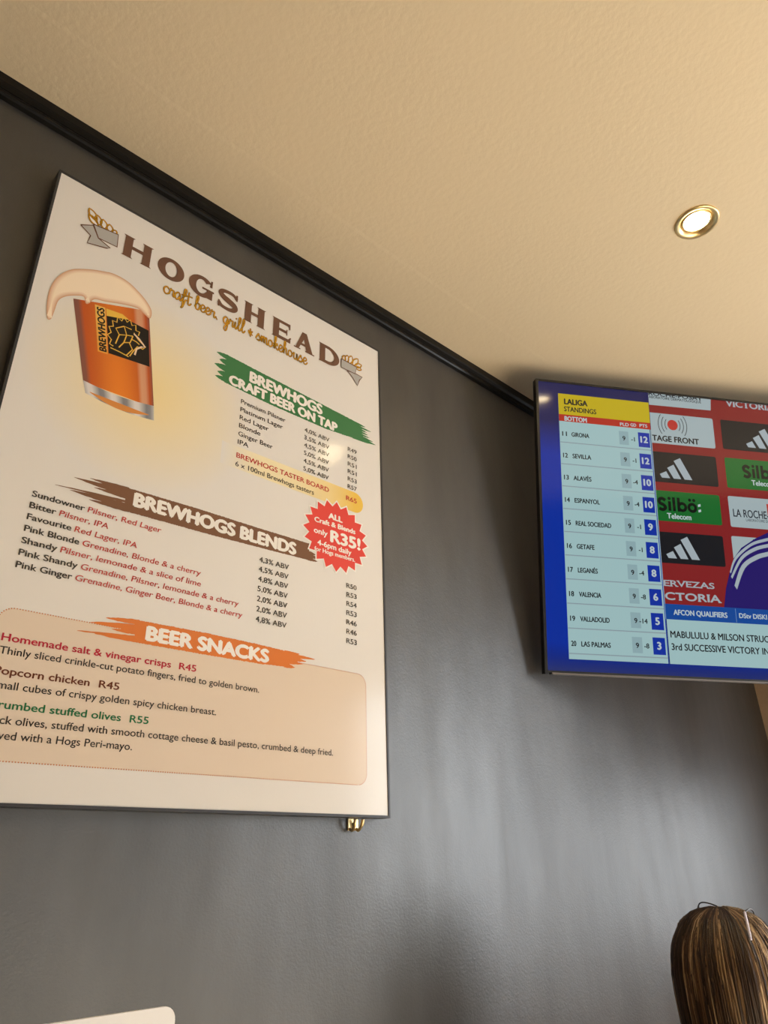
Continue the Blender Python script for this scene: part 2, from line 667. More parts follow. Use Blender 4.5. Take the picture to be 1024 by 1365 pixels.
# yellow pill of the taster board, fading to the left
Y0, Y1 = 0.6362, 0.6875
ncol = 14
xa, xb = 0.40, 0.747
YEL = (0.80, 0.53, 0.10, 1)
YPA = (0.86, 0.76, 0.50, 1)
for k in range(ncol):
    t0, t1 = k / ncol, (k + 1) / ncol

    def pc(t):
        if t < 0.25:
            s = t / 0.25
            return tuple(PAPER[i] * (1 - s) + YPA[i] * s for i in range(4))
        s = (t - 0.25) / 0.75
        s = s ** 2.2
        return tuple(YPA[i] * (1 - s) + YEL[i] * s for i in range(4))
    x0, x1 = xa + (xb - xa) * t0, xa + (xb - xa) * t1
    pr.face([(x0, Y0), (x1, Y0), (x1, Y1), (x0, Y1)], [pc(t0), pc(t1), pc(t1), pc(t0)], 0.0003)
pr.face([(xb, Y0)] + [(xb + 0.0255 * math.cos(math.radians(a)), (Y0 + Y1) / 2 + 0.0256 * math.sin(math.radians(a))) for a in range(-88, 89, 8)] + [(xb, Y1)], YEL, 0.0003)
pr.build('printed_sheet', M_INK, poster)
# board and its grey edging
box_obj('backing_board', (0.003, 0.0006, 0.003), (PW - 0.003, 0.024, PH - 0.003), M_EDGE, poster)
bm = bmesh.new()
e = 0.0035
bx(bm, (-0.001, -0.002, -0.001), (e, 0.026, PH + 0.001))
bx(bm, (PW - e, -0.002, -0.001), (PW + 0.001, 0.026, PH + 0.001))
bx(bm, (e, -0.002, -0.001), (PW - e, 0.026, e))
bx(bm, (e, -0.002, PH - e), (PW - e, 0.026, PH + 0.001))
from_bm('edge_frame', bm, M_EDGE, poster)

# -- title in wide capitals with small serifs
ti = Print()
Z1 = 0.0009


def stem(x, y0, y1, w, top=True, bot=True, s=0.004, h=0.0035):
    ti.rect(x, y0, x + w, y1, BROWN, Z1)
    for on, y, d in ((top, y1, -1), (bot, y0, 1)):
        if on:
            ti.face([(x - s, y), (x + w + s, y), (x + w, y + d * h), (x, y + d * h)][::(1 if d > 0 else -1)], BROWN, Z1 + 0.00005)


def bs(u):
    return 1.0178 - (u - 0.14) * 0.0145


CH = 0.0548
SW = 0.0165


def let_H(a, b):
    y = bs(a)
    stem(a + 0.004, y, y + CH, SW)
    stem(b - 0.004 - SW, y, y + CH, SW)
    ti.rect(a + 0.004 + SW, y + CH * 0.44, b - 0.004 - SW, y + CH * 0.60, BROWN, Z1)


def ringw(a, b, y, a0=0, a1=360):
    cx, cy = (a + b) / 2, y + CH / 2
    rx, ry = (b - a) / 2, CH / 2 + 0.0012
    ti.ring(cx, cy, rx, ry, rx - SW * 1.02, ry - 0.0095, BROWN, Z1, a0, a1)


let_H(0.1400, 0.2040)
ringw(0.2163, 0.2760, bs(0.22))
# G
y = bs(0.29)
ringw(0.2875, 0.3470, y, 40, 330)
ti.rect(0.3300, y + 0.002, 0.3445, y + 0.0265, BROWN, Z1 + 0.0001)
ti.rect(0.3190, y + 0.0225, 0.3475, y + 0.0275, BROWN, Z1 + 0.00015)
ti.face([(0.3365, y + 0.036), (0.3425, y + 0.036), (0.3425, y + 0.0545), (0.3385, y + 0.0545)], BROWN, Z1 + 0.0001)
# S
y = bs(0.36)
sp_ = spline([(0.4040, y + 0.0415), (0.3960, y + 0.0490), (0.3830, y + 0.0510), (0.3690, y + 0.0480), (0.3640, y + 0.0400), (0.3720, y + 0.0320), (0.3850, y + 0.0270),
              (0.3985, y + 0.0210), (0.4015, y + 0.0130), (0.3950, y + 0.0060), (0.3820, y + 0.0035), (0.3680, y + 0.0060), (0.3605, y + 0.0140)], 6)
nn = len(sp_)
ti.ribbon(sp_, [0.0085 + 0.0075 * math.exp(-((i / nn - 0.5) / 0.22) ** 2) for i in range(nn)], BROWN, Z1)
ti.rect(0.4015, y + 0.037, 0.4062, y + 0.0545, BROWN, Z1 + 0.0001)
ti.rect(0.3585, y + 0.0005, 0.3630, y + 0.0185, BROWN, Z1 + 0.0001)
let_H(0.4226, 0.4815)
# E
a, b = 0.4985, 0.5535
y = bs(a)
stem(a + 0.004, y, y + CH, SW)
for q0, q1, xe in ((0, 0.0095, b - 0.002), (0.0230, 0.0310, b - 0.012), (CH - 0.0085, CH, b - 0.004)):
    ti.rect(a + 0.01, y + q0, xe, y + q1, BROWN, Z1 + 0.0001)
ti.face([(b - 0.006, y), (b, y + 0.0165), (b - 0.0035, y + 0.0165), (b - 0.010, y + 0.008)], BROWN, Z1 + 0.0002)
ti.rect(b - 0.007, y + CH - 0.016, b - 0.0035, y + CH, BROWN, Z1 + 0.0002)
ti.rect(b - 0.0145, y + 0.0185, b - 0.0115, y + 0.0355, BROWN, Z1 + 0.0002)
# A
a, b = 0.5615, 0.6215
y = bs(a)
mx_ = 0.5890
ti.poly([(a + 0.004, y), (a + 0.013, y), (mx_ + 0.006, y + CH - 0.010), (mx_ + 0.002, y + CH), (mx_ - 0.004, y + CH)], BROWN, Z1)
ti.poly([(mx_ - 0.004, y + CH), (mx_ + 0.009, y + CH), (b - 0.004, y), (b - 0.023, y)], BROWN, Z1 + 0.0001)
ti.rect(a + 0.014, y + 0.0145, b - 0.018, y + 0.0215, BROWN, Z1 + 0.0002)
ti.rect(a, y, a + 0.019, y + 0.0035, BROWN, Z1 + 0.0002)
ti.rect(b - 0.027, y, b, y + 0.0035, BROWN, Z1 + 0.0002)
# D
a, b = 0.6341, 0.6985
y = bs(a)
stem(a + 0.004, y, y + CH, SW)
cx = a + 0.028
ti.ring(cx, y + CH / 2, b - cx, CH / 2, b - cx - SW, CH / 2 - 0.009, BROWN, Z1 + 0.0001, -90, 90)
ti.rect(a + 0.018, y, cx, y + 0.009, BROWN, Z1 + 0.0001)
ti.rect(a + 0.018, y + CH - 0.009, cx, y + CH, BROWN, Z1 + 0.0001)
ti.build('title_lettering', M_INK, poster)


# -- the two ribbon and barley badges
def badge(pts_box, tails, leaves, lw):
    b = Print()
    grey = lin((176, 174, 172))
    for tl in tails:
        b.poly(tl, grey, Z1)
        b.ribbon(list(tl) + [tl[0]], 0.0026, BROWN, Z1 + 0.0001)
    for (x, y, ang, ln, wd) in leaves:
        ca, sa = math.cos(math.radians(ang)), math.sin(math.radians(ang))
        o = []
        for k in range(17):
            t = k / 16
            o.append((ln * t, wd * math.sin(math.pi * t) ** 0.8))
        for k in range(15, 0, -1):
            t = k / 16
            o.append((ln * t, -wd * math.sin(math.pi * t) ** 0.8))
        wpts = [(x + p * ca - q * sa, y + p * sa + q * ca) for p, q in o]
        b.poly(wpts, PAPER, Z1 + 0.00015)
        b.ribbon(wpts + [wpts[0]], 0.0036, OLIVE, Z1 + 0.0002)
        b.ribbon(wpts + [wpts[0]], 0.0021, GOLD, Z1 + 0.00025)
    b.poly(pts_box, grey, Z1 + 0.0003)
    b.ribbon(list(pts_box) + [pts_box[0]], 0.0026, BROWN, Z1 + 0.0004)
    return b


bl = badge([(0.0795, 1.0535), (0.1291, 1.0603), (0.1310, 1.0281), (0.0937, 1.0262)],
           [[(0.0575, 1.0358), (0.0795, 1.0505), (0.0937, 1.0262), (0.1190, 1.0170), (0.1120, 1.0120), (0.0761, 1.0011), (0.0790, 1.0225)]],
           [(0.0835, 1.0655, 128, 0.0275, 0.0068), (0.0880, 1.0540, 138, 0.0270, 0.0066), (0.0905, 1.0590, 108, 0.0230, 0.0066), (0.1010, 1.0560, 104, 0.0225, 0.0066),
            (0.1120, 1.0560, 98, 0.0185, 0.0062), (0.1190, 1.0570, 66, 0.0110, 0.0045)], 0.003)
bl.build('logo_badge', M_INK, poster)
br = badge([(0.7046, 1.0489), (0.7550, 1.0478), (0.7498, 1.0245), (0.7048, 1.0225)],
           [[(0.7230, 1.0220), (0.7500, 1.0262), (0.7738, 1.0257), (0.7640, 1.0120), (0.7572, 0.9917), (0.7400, 1.0110)]],
           [(0.7120, 1.0470, 78, 0.0170, 0.0050), (0.7200, 1.0470, 76, 0.0230, 0.0060), (0.7300, 1.0470, 72, 0.0290, 0.0066), (0.7420, 1.0480, 58, 0.0330, 0.0068),
            (0.7480, 1.0470, 34, 0.0280, 0.0060), (0.7500, 1.0455, 8, 0.0210, 0.0050)], 0.003)
br.build('logo_badge', M_INK, poster)

# -- handwritten tag line, drawn with a pen stroke
HAND = {
    'c': ([[(0.52, 0.80), (0.36, 0.98), (0.10, 0.78), (0.06, 0.35), (0.26, 0.02), (0.55, 0.16), (0.68, 0.40)]], 0.62),
    'r': ([[(0.02, 0.25), (0.16, 0.98), (0.22, 0.78), (0.48, 0.86), (0.46, 0.40), (0.50, 0.06), (0.70, 0.30)]], 0.62),
    'a': ([[(0.58, 0.80), (0.34, 0.98), (0.06, 0.60), (0.12, 0.10), (0.36, 0.06), (0.60, 0.70), (0.56, 0.20), (0.66, 0.02), (0.84, 0.30)]], 0.78),
    'f': ([[(0.02, 0.30), (0.34, 1.10), (0.46, 1.75), (0.28, 1.85), (0.18, 1.0), (0.14, -0.50), (0.02, -0.80), (0.20, -0.60), (0.40, 0.35), (0.60, 0.45)], [(0.0, 0.95), (0.45, 1.0)]], 0.55),
    't': ([[(0.20, 1.65), (0.18, 0.80), (0.20, 0.10), (0.36, 0.02), (0.52, 0.30)], [(-0.06, 1.10), (0.55, 1.20)]], 0.52),
    'b': ([[(0.02, 0.30), (0.30, 1.20), (0.34, 1.80), (0.18, 1.70), (0.12, 0.60), (0.18, 0.06), (0.44, 0.06), (0.58, 0.60), (0.36, 0.90), (0.60, 0.78)]], 0.62),
    'e': ([[(0.02, 0.35), (0.40, 0.55), (0.50, 0.85), (0.28, 1.0), (0.08, 0.55), (0.22, 0.05), (0.48, 0.10), (0.64, 0.38)]], 0.60),
    'g': ([[(0.58, 0.80), (0.34, 1.0), (0.06, 0.60), (0.14, 0.12), (0.38, 0.10), (0.60, 0.80), (0.54, -0.50), (0.38, -0.90), (0.20, -0.70), (0.40, -0.10), (0.78, 0.40)]], 0.72),
    'i': ([[(0.06, 0.30), (0.18, 0.95), (0.16, 0.30), (0.26, 0.02), (0.44, 0.32)], [(0.22, 1.42), (0.25, 1.50)]], 0.40),
    'l': ([[(0.02, 0.30), (0.34, 1.20), (0.40, 1.80), (0.22, 1.75), (0.16, 0.60), (0.22, 0.05), (0.36, 0.04), (0.52, 0.35)]], 0.48),
    's': ([[(0.02, 0.25), (0.34, 1.0), (0.42, 0.70), (0.60, 0.40), (0.42, 0.04), (0.14, 0.10), (0.40, 0.10), (0.72, 0.35)]], 0.66),
    'm': ([[(0.02, 0.60), (0.12, 0.95), (0.14, 0.05), (0.22, 0.70), (0.42, 0.95), (0.44, 0.05), (0.52, 0.70), (0.74, 0.95), (0.76, 0.25), (0.86, 0.02), (1.02, 0.32)]], 0.96),
    'o': ([[(0.36, 0.95), (0.10, 0.75), (0.08, 0.20), (0.32, 0.02), (0.56, 0.35), (0.48, 0.85), (0.30, 0.95), (0.52, 0.72), (0.80, 0.72)]], 0.72),
    'k': ([[(0.02, 0.30), (0.30, 1.20), (0.34, 1.80), (0.18, 1.70), (0.12, 0.05), (0.20, 0.60), (0.48, 0.92), (0.50, 0.65), (0.22, 0.52), (0.40, 0.20), (0.56, 0.02), (0.74, 0.32)]], 0.68),
    'h': ([[(0.02, 0.30), (0.30, 1.20), (0.34, 1.80), (0.18, 1.70), (0.12, 0.05), (0.20, 0.65), (0.44, 0.95), (0.50, 0.30), (0.60, 0.02), (0.76, 0.32)]], 0.70),
    'u': ([[(0.04, 0.60), (0.14, 0.95), (0.12, 0.25), (0.30, 0.02), (0.52, 0.40), (0.56, 0.95), (0.54, 0.25), (0.64, 0.02), (0.80, 0.32)]], 0.74),
    ',': ([[(0.16, 0.12), (0.20, 0.02)]], 0.50),
    '&': ([[(0.55, 0.80), (0.20, 0.35), (0.10, 0.75), (0.55, 0.30)], [(0.30, 1.05), (0.34, 0.05)]], 0.60),
    ' ': ([], 0.42),
}
hw = Print()


def hand(s, u0, u1, v, xh, w):
    tot = sum(HAND[c][1] for c in s)
    k = (u1 - u0) / tot
    x = u0
    for c in s:
        for st in HAND[c][0]:
            p = spline([(x + a * k, v + b * xh) for a, b in st], 6)
            hw.ribbon(p, w * 1.75, OLIVE, Z1)
            hw.ribbon(p, w, GOLD, Z1 + 0.0002)
            for q_ in (p[0], p[-1]):
                hw.disc(q_[0], q_[1], w * 0.87, w * 0.87, OLIVE, Z1 + 0.00004, 10)
                hw.disc(q_[0], q_[1], w * 0.5, w * 0.5, GOLD, Z1 + 0.00024, 10)
        x += HAND[c][1] * k


hand('craft beer, grill & smokehouse', 0.2360, 0.6010, 0.9760, 0.0195, 0.0022)
hw.build('tag_line_lettering', M_INK, poster)


# -- brush stroke headings
def brush(core, col, z, seed, left, right, wob=0.0006):
    """core = top/bottom edge as lists (u, v); left/right = lists of streaks (u_tip, v, half width)."""
    rnd = random.Random(seed)
    p = Print()
    top, bot = core

    def rough(e, sgn):
        out = []
        for (a, b) in zip(e, e[1:]):
            n = max(2, int(abs(b[0] - a[0]) / 0.0017))
            for i in range(n):
                t = i / n
                out.append((a[0] + (b[0] - a[0]) * t, a[1] + (b[1] - a[1]) * t + sgn * rnd.uniform(-wob, wob)))
        out.append(e[-1])
        return out
    p.poly(rough(bot, -1) + rough(top, 1)[::-1], col, z)
    for side, lst, xc in ((0, left, max(top[0][0], bot[0][0])), (1, right, min(top[-1][0], bot[-1][0]))):
        for ks, (ut, v, hwid, vc) in enumerate(lst):
            n = 14
            up, dn = [], []
            for i in range(n + 1):
                t = i / n
                u = xc + (ut - xc) * t + (0.004 if side == 0 else -0.004) * (1 - t)
                vv = vc + (v - vc) * t
                h = hwid * (1 - t ** 2.2) + 0.0003
                up.append((u, vv + h + rnd.uniform(-0.0004, 0.0004)))
                dn.append((u, vv - h + rnd.uniform(-0.0004, 0.0004)))
            p.poly(dn + up[::-1] if side == 1 else (dn + up[::-1]), col, z + 0.00003 * (ks + 1))
    return p


GREEN = lin((66, 122, 78))
g = brush(([(0.392, 0.8985), (0.50, 0.8935), (0.62, 0.8885), (0.7544, 0.8824)], [(0.392, 0.8265), (0.508, 0.8225), (0.66, 0.8240), (0.745, 0.8330)]), GREEN, 0.0005, 3,
          [(0.368, 0.893, 0.006, 0.892), (0.376, 0.878, 0.007, 0.878), (0.366, 0.862, 0.008, 0.862), (0.374, 0.846, 0.007, 0.846), (0.370, 0.833, 0.006, 0.834)],
          [(0.782, 0.8800, 0.004, 0.878), (0.8004, 0.8737, 0.0035, 0.872), (0.786, 0.8660, 0.0045, 0.866), (0.790, 0.8600, 0.004, 0.859), (0.797, 0.8540, 0.0035, 0.852), (0.806, 0.8470, 0.005, 0.845), (0.8149, 0.8415, 0.006, 0.838)])
ob = g.build('heading_banner', M_INK, poster)
ob['label'] = 'green brush stroke heading'
t = Print()
t.text('BREWHOGS', 0.4506, 0.8580, 0.0255, WHT, 0.0009, x1=0.6500, bold=0.0023)
t.text('CRAFT BEER ON TAP', 0.4022, 0.8290, 0.0225, WHT, 0.0009, x1=0.6950, bold=0.0021)
t.build('heading_lettering', M_INK, ob)

BANB = lin((122, 88, 68))
g = brush(([(0.225, 0.5195), (0.36, 0.5225), (0.4925, 0.5225), (0.6225, 0.5240)], [(0.225, 0.4745), (0.40, 0.4780), (0.5894, 0.4850), (0.6225, 0.4862)]), BANB, 0.0005, 5,
          [(0.1609, 0.5151, 0.004, 0.5165), (0.135, 0.5080, 0.005, 0.5085), (0.170, 0.5010, 0.0035, 0.5015), (0.1078, 0.4847, 0.002, 0.4930), (0.132, 0.4830, 0.005, 0.4845), (0.165, 0.4760, 0.004, 0.4780)],
          [(0.6400, 0.5030, 0.004, 0.5030), (0.6456, 0.4965, 0.005, 0.4965), (0.6450, 0.4890, 0.0035, 0.4895)], 0.0005)
ob = g.build('heading_banner', M_INK, poster)
ob['label'] = 'brown brush stroke heading'
t = Print()
t.text('BREWHOGS BLENDS', 0.2395, 0.4895, 0.0245, WHT, 0.0009, x1=0.5900, bold=0.0025)
t.build('heading_lettering', M_INK, ob)

ORG = lin((216, 124, 66))
g = brush(([(0.275, 0.2890), (0.394, 0.2905), (0.500, 0.2895), (0.575, 0.2870)], [(0.275, 0.2515), (0.40, 0.2520), (0.52, 0.2535), (0.575, 0.2570)]), ORG, 0.0007, 9,
          [(0.2236, 0.2822, 0.004, 0.2855), (0.200, 0.2705, 0.005, 0.2760), (0.235, 0.2660, 0.0035, 0.2680), (0.1827, 0.2535, 0.002, 0.2600), (0.210, 0.2540, 0.004, 0.2560)],
          [(0.6439, 0.2818, 0.004, 0.2800), (0.606, 0.2860, 0.003, 0.2845), (0.622, 0.2745, 0.005, 0.2740), (0.615, 0.2680, 0.004, 0.2670), (0.5964, 0.2585, 0.0045, 0.2600)])
ob = g.build('heading_banner', M_INK, poster)
ob['label'] = 'orange brush stroke heading'
t = Print()
t.text('BEER SNACKS', 0.2930, 0.2590, 0.0225, WHT, 0.0011, x1=0.5370, bold=0.0024)
t.build('heading_lettering', M_INK, ob)

# -- lists
tx = Print()
ZT = 0.0008
rows = [('Premium Pilsner', 0.5485, '4,0% ABV', 'R49'), ('Platinum Lager', 0.5425, '3,5% ABV', 'R50'), ('Red Lager', 0.5065, '4,5% ABV', 'R51'),
        ('Blonde', 0.4870, '5,0% ABV', 'R51'), ('Ginger Beer', 0.5192, '4,5% ABV', 'R53'), ('IPA', 0.4605, '5,0% ABV', 'R57')]
for i, (a, x1, b, c) in enumerate(rows):
    v = 0.7932 - 0.01990 * i
    tx.text(a, 0.4348, v, 0.0106, DKTXT, ZT, x1=x1, bold=0.00022)
    tx.text(b, 0.6005, v - 0.0012, 0.0106, DKTXT, ZT, x1=0.6712, bold=0.00019)
    tx.text(c, 0.7262, v - 0.0020, 0.0106, DKTXT, ZT, x1=0.7535, bold=0.00019)
tx.text('BREWHOGS TASTER BOARD', 0.4342, 0.6617, 0.0112, RED, ZT, x1=0.6722, bold=0.00037)
tx.text('R65', 0.7216, 0.6600, 0.0112, RED, ZT, x1=0.7532, bold=0.00031)
tx.text('6 x 100ml Brewhogs tasters', 0.4336, 0.6415, 0.0110, DKTXT, ZT, x1=0.6309, bold=0.00019)
bl_rows = [('Sundowner', 0.1610, 'Pilsner, Red Lager', 0.2966, '4,3% ABV', 'R50'), ('Bitter', 0.1180, 'Pilsner, IPA', 0.2040, '4,5% ABV', 'R53'),
           ('Favourite', 0.1458, 'Red Lager, IPA', 0.2575, '4,8% ABV', 'R54'), ('Pink Blonde', 0.1618, 'Grenadine, Blonde & a cherry', 0.3810, '5,0% ABV', 'R53'),
           ('Shandy', 0.1305, 'Pilsner, lemonade & a slice of lime', 0.3835, '2,0% ABV', 'R46'), ('Pink Shandy', 0.1660, 'Grenadine, Pilsner, lemonade & a cherry', 0.4635, '2,0% ABV', 'R46'),
           ('Pink Ginger', 0.1606, 'Grenadine, Ginger Beer, Blonde & a cherry', 0.4730, '4,8% ABV', 'R53')]
for i, (a, xe, b, xe2, c, d) in enumerate(bl_rows):
    v = 0.4533 - 0.02015 * i
    tx.text(a, 0.0772 - 0.0002 * i, v, 0.0100, DKTXT, ZT, x1=xe, bold=0.00037)
    tx.text(b, xe + 0.0048, v, 0.0100, RED, ZT, x1=xe2, bold=0.00012, shear=0.14)
    tx.text(c, 0.5028, v - 0.0010, 0.0106, DKTXT, ZT, x1=0.5732, bold=0.00022)
    tx.text(d, 0.7232, v - 0.0035, 0.0104, DKTXT, ZT, x1=0.7516, bold=0.00019)
CRIM = lin((184, 52, 70))
CHOC = lin((112, 66, 52))
LGRN = lin((52, 116, 78))
tx.text('Homemade salt & vinegar crisps', 0.0785, 0.2200, 0.0108, CRIM, ZT, x1=0.3440, bold=0.00037)
tx.text('R45', 0.3587, 0.2200, 0.0108, CRIM, ZT, x1=0.3908, bold=0.00037)
tx.text('Thinly sliced crinkle-cut potato fingers, fried to golden brown.', 0.0795, 0.2010, 0.0108, DKTXT, ZT, x1=0.5192, bold=0.00015)
tx.text('Popcorn chicken', 0.0785, 0.1722, 0.0108, CHOC, ZT, x1=0.2146, bold=0.00037)
tx.text('R45', 0.2291, 0.1722, 0.0108, CHOC, ZT, x1=0.2616, bold=0.00037)
tx.text('Small cubes of crispy golden spicy chicken breast.', 0.0785, 0.1523, 0.0108, DKTXT, ZT, x1=0.4357, bold=0.00015)
tx.text('Crumbed stuffed olives', 0.0785, 0.1257, 0.0108, LGRN, ZT, x1=0.2711, bold=0.00037)
tx.text('R55', 0.2853, 0.1257, 0.0108, LGRN, ZT, x1=0.3166, bold=0.00037)
tx.text('Black olives, stuffed with smooth cottage cheese & basil pesto, crumbed & deep fried.', 0.0785, 0.1050, 0.0108, DKTXT, ZT, x1=0.6908, bold=0.00015)
tx.text('Served with a Hogs Peri-mayo.', 0.0785, 0.0845, 0.0108, DKTXT, ZT, x1=0.2951, bold=0.00015)
tx.build('menu_lettering', M_INK, poster)

# -- red starburst
sb = Print()


def star(r0, r1, n=20, rot=0.0):
    o = []
    for k in range(2 * n):
        r = r1 if k % 2 == 0 else r0
        a = math.pi * k / n + rot
        o.append((0.6945 + r * math.cos(a), 0.5618 + r * 0.93 * math.sin(a)))
    return o


sb.poly(star(0.0790, 0.0945), WHT, 0.0009)
sb.poly(star(0.0745, 0.0895), lin((222, 76, 70)), 0.0010)
ob = sb.build('discount_star', M_INK, poster)
ob['label'] = 'red starburst with the discount offer'
t = Print()
t.text('ALL', 0.6710, 0.5985, 0.0130, WHT, 0.0012, x1=0.7115, bold=0.0013, slope=0.005)
t.text('Craft & Blends', 0.6336, 0.5795, 0.0112, WHT, 0.0012, x1=0.7487, bold=0.0008, slope=0.02)
t.text('only', 0.6328, 0.5535, 0.0125, WHT, 0.0012, x1=0.6700, bold=0.0006)
t.text('R35!', 0.6770, 0.5445, 0.0260, WHT, 0.0012, x1=0.7635, bold=0.0022, slope=0.03)
t.text('4-6pm daily', 0.6430, 0.5275, 0.0120, WHT, 0.0012, x1=0.7368, bold=0.0006)
t.text('for Hogs members.', 0.6354, 0.5125, 0.0095, WHT, 0.0012, x1=0.7472, bold=0.0004, slope=0.02)
t.build('star_lettering', M_INK, ob)

# -- the printed glass of beer with its splash of foam
GTL, GTR, GBL, GBR = (0.0735, 0.8600), (0.2140, 0.9130), (0.1190, 0.6950), (0.2520, 0.6990)


def gq(a, b):
    """a left to right, b bottom to top, over the tilted glass."""
    x = (1 - b) * ((1 - a) * GBL[0] + a * GBR[0]) + b * ((1 - a) * GTL[0] + a * GTR[0])
    y = (1 - b) * ((1 - a) * GBL[1] + a * GBR[1]) + b * ((1 - a) * GTL[1] + a * GTR[1])
    return x, y


gl = Print()
nc, nr_ = 18, 10


def beer_col(a, b):
    edge = (0.48, 0.085, 0.025)
    mid = (0.78, 0.23, 0.03)
    t = math.exp(-((a - 0.50) / 0.30) ** 2) * (1.0 - 0.35 * b)
    hl = 0.8 * math.exp(-((a - 0.86) / 0.035) ** 2)
    c = [edge[i] * (1 - t) + mid[i] * t for i in range(3)]
    c = [c[i] * (1 - hl) + (0.82, 0.62, 0.42)[i] * hl for i in range(3)]
    if a < 0.06 or a > 0.96:
        c = [x * 0.35 + 0.06 for x in c]
    return (c[0], c[1], c[2], 1)


for i in range(nc):
    for j in range(nr_):
        a0, a1, b0, b1 = i / nc, (i + 1) / nc, j / nr_, (j + 1) / nr_
        gl.face([gq(a0, b0), gq(a1, b0), gq(a1, b1), gq(a0, b1)], [beer_col(a0, b0), beer_col(a1, b0), beer_col(a1, b1), beer_col(a0, b1)], 0.0005)
# thick clear base
for i in range(nc):
    a0, a1 = i / nc, (i + 1) / nc

    def bc(a):
        s = 0.5 + 0.5 * math.sin(a * 19)
        return (0.20 + 0.55 * s, 0.20 + 0.52 * s, 0.22 + 0.50 * s, 1)

    def by(a):
        return -0.006 * math.sin(math.pi * a)
    p0, p1 = gq(a0, 0.02), gq(a1, 0.02)
    q0, q1 = gq(a0 * 0.98 + 0.01, -0.125), gq(a1 * 0.98 + 0.01, -0.125)
    gl.face([(q0[0], q0[1] + by(a0)), (q1[0], q1[1] + by(a1)), (p1[0], p1[1] + by(a1)), (p0[0], p0[1] + by(a0))], [bc(a0), bc(a1), bc(a1), bc(a0)], 0.0006)
e0 = [gq(a / 20 * 0.84 + 0.08, -0.075) for a in range(21)]
gl.ribbon([(x, y - 0.006 * math.sin(math.pi * k / 20) - 0.003) for k, (x, y) in enumerate(e0)], [0.001 + 0.012 * math.sin(math.pi * k / 20) for k in range(21)], (0.66, 0.26, 0.07, 1), 0.0007)
ob = gl.build('beer_glass_print', M_INK, poster)
ob['label'] = 'printed glass of amber beer'
# label on the glass
LTL, LTR, LBL, LBR = (0.1120, 0.8690), (0.2170, 0.8870), (0.1330, 0.7700), (0.2330, 0.7850)


def lq(a, b):
    x = (1 - b) * ((1 - a) * LBL[0] + a * LBR[0]) + b * ((1 - a) * LTL[0] + a * LTR[0])
    y = (1 - b) * ((1 - a) * LBL[1] + a * LBR[1]) + b * ((1 - a) * LTL[1] + a * LTR[1])
    return x, y


lb = Print()
INK = (0.02, 0.017, 0.015, 1)
YG = (0.80, 0.50, 0.08, 1)
lb.face([lq(0.0, 0), lq(0.185, 0), lq(0.185, 1), lq(0.0, 1)], [(0.78, 0.36, 0.06, 1)] * 2 + [(0.80, 0.50, 0.12, 1)] * 2, 0.0008)
lb.face([lq(0.20, 0.03), lq(0.99, 0.0), lq(0.99, 0.80), lq(0.20, 0.99)], INK, 0.0008)
lb.face([lq(0.20, 0.83), lq(0.62, 0.90), lq(0.50, 0.98), lq(0.20, 0.99)], YG, 0.00085)
lb.text('BREWHOGS', 0.03, -0.16, 0.125, INK, 0.001, x1=0.97, bold=0.008, fn=lambda X, Y: lq(-Y, X))
# spiky line emblem
arc = [(0.28, 0.20), (0.24, 0.42), (0.30, 0.66), (0.42, 0.82), (0.58, 0.86), (0.72, 0.78), (0.80, 0.62)]
zig = []
for k, p in enumerate(spline(arc, 3)):
    d = 0.045 if k % 2 else -0.02
    zig.append((p[0] + (p[0] - 0.55) * d * 3, p[1] + (p[1] - 0.40) * d * 3))
lines = [zig, [(0.34, 0.28), (0.42, 0.50), (0.36, 0.62), (0.52, 0.72)], [(0.42, 0.50), (0.56, 0.54), (0.52, 0.72), (0.66, 0.70)], [(0.40, 0.22), (0.50, 0.36), (0.56, 0.54), (0.68, 0.56)],
         [(0.50, 0.36), (0.62, 0.40), (0.68, 0.56)], [(0.70, 0.64), (0.78, 0.52), (0.92, 0.40), (0.86, 0.34), (0.76, 0.36), (0.68, 0.24), (0.60, 0.10)],
         [(0.66, 0.48), (0.74, 0.46), (0.80, 0.42)], [(0.24, 0.16), (0.40, 0.13), (0.58, 0.08)], [(0.60, 0.40), (0.66, 0.26), (0.54, 0.10)]]
for s in lines:
    lb.ribbon([lq(a, b) for a, b in s], 0.0022, YG, 0.001)
lb.ribbon([lq(a, b) for a, b in [(0.70, 0.62), (0.80, 0.54), (0.91, 0.40), (0.84, 0.38), (0.74, 0.30), (0.70, 0.16)]], 0.0035, (0.80, 0.62, 0.45, 1), 0.0011)
lb.build('glass_label', M_INK, ob)
# foam
fo = spline([(0.0385, 0.7940), (0.0325, 0.8250), (0.0325, 0.8630), (0.0420, 0.8960), (0.0610, 0.9230), (0.0900, 0.9420), (0.1140, 0.9530), (0.1360, 0.9600), (0.1640, 0.9580), (0.1900, 0.9450),
             (0.2080, 0.9310), (0.2190, 0.9150), (0.2180, 0.8960), (0.2050, 0.9000), (0.1900, 0.9060), (0.1600, 0.8980), (0.1300, 0.8860), (0.1100, 0.8800), (0.1010, 0.8640), (0.0955, 0.8620), (0.0900, 0.8740), (0.0760, 0.8680),
             (0.0600, 0.8560), (0.0500, 0.8400), (0.0475, 0.8150), (0.0450, 0.7950)], 5, True)
fm = Print()
rim = lin((208, 160, 128))
mid = lin((244, 226, 202))


def inset(pl, d):
    out = []
    n = len(pl)
    for i in range(n):
        a, b = pl[i - 2], pl[(i + 2) % n]
        dx, dy = b[0] - a[0], b[1] - a[1]
        l_ = math.hypot(dx, dy) or 1e-9
        out.append((pl[i][0] + dy / l_ * d * -1 * -1, pl[i][1] - dx / l_ * d))
    return out


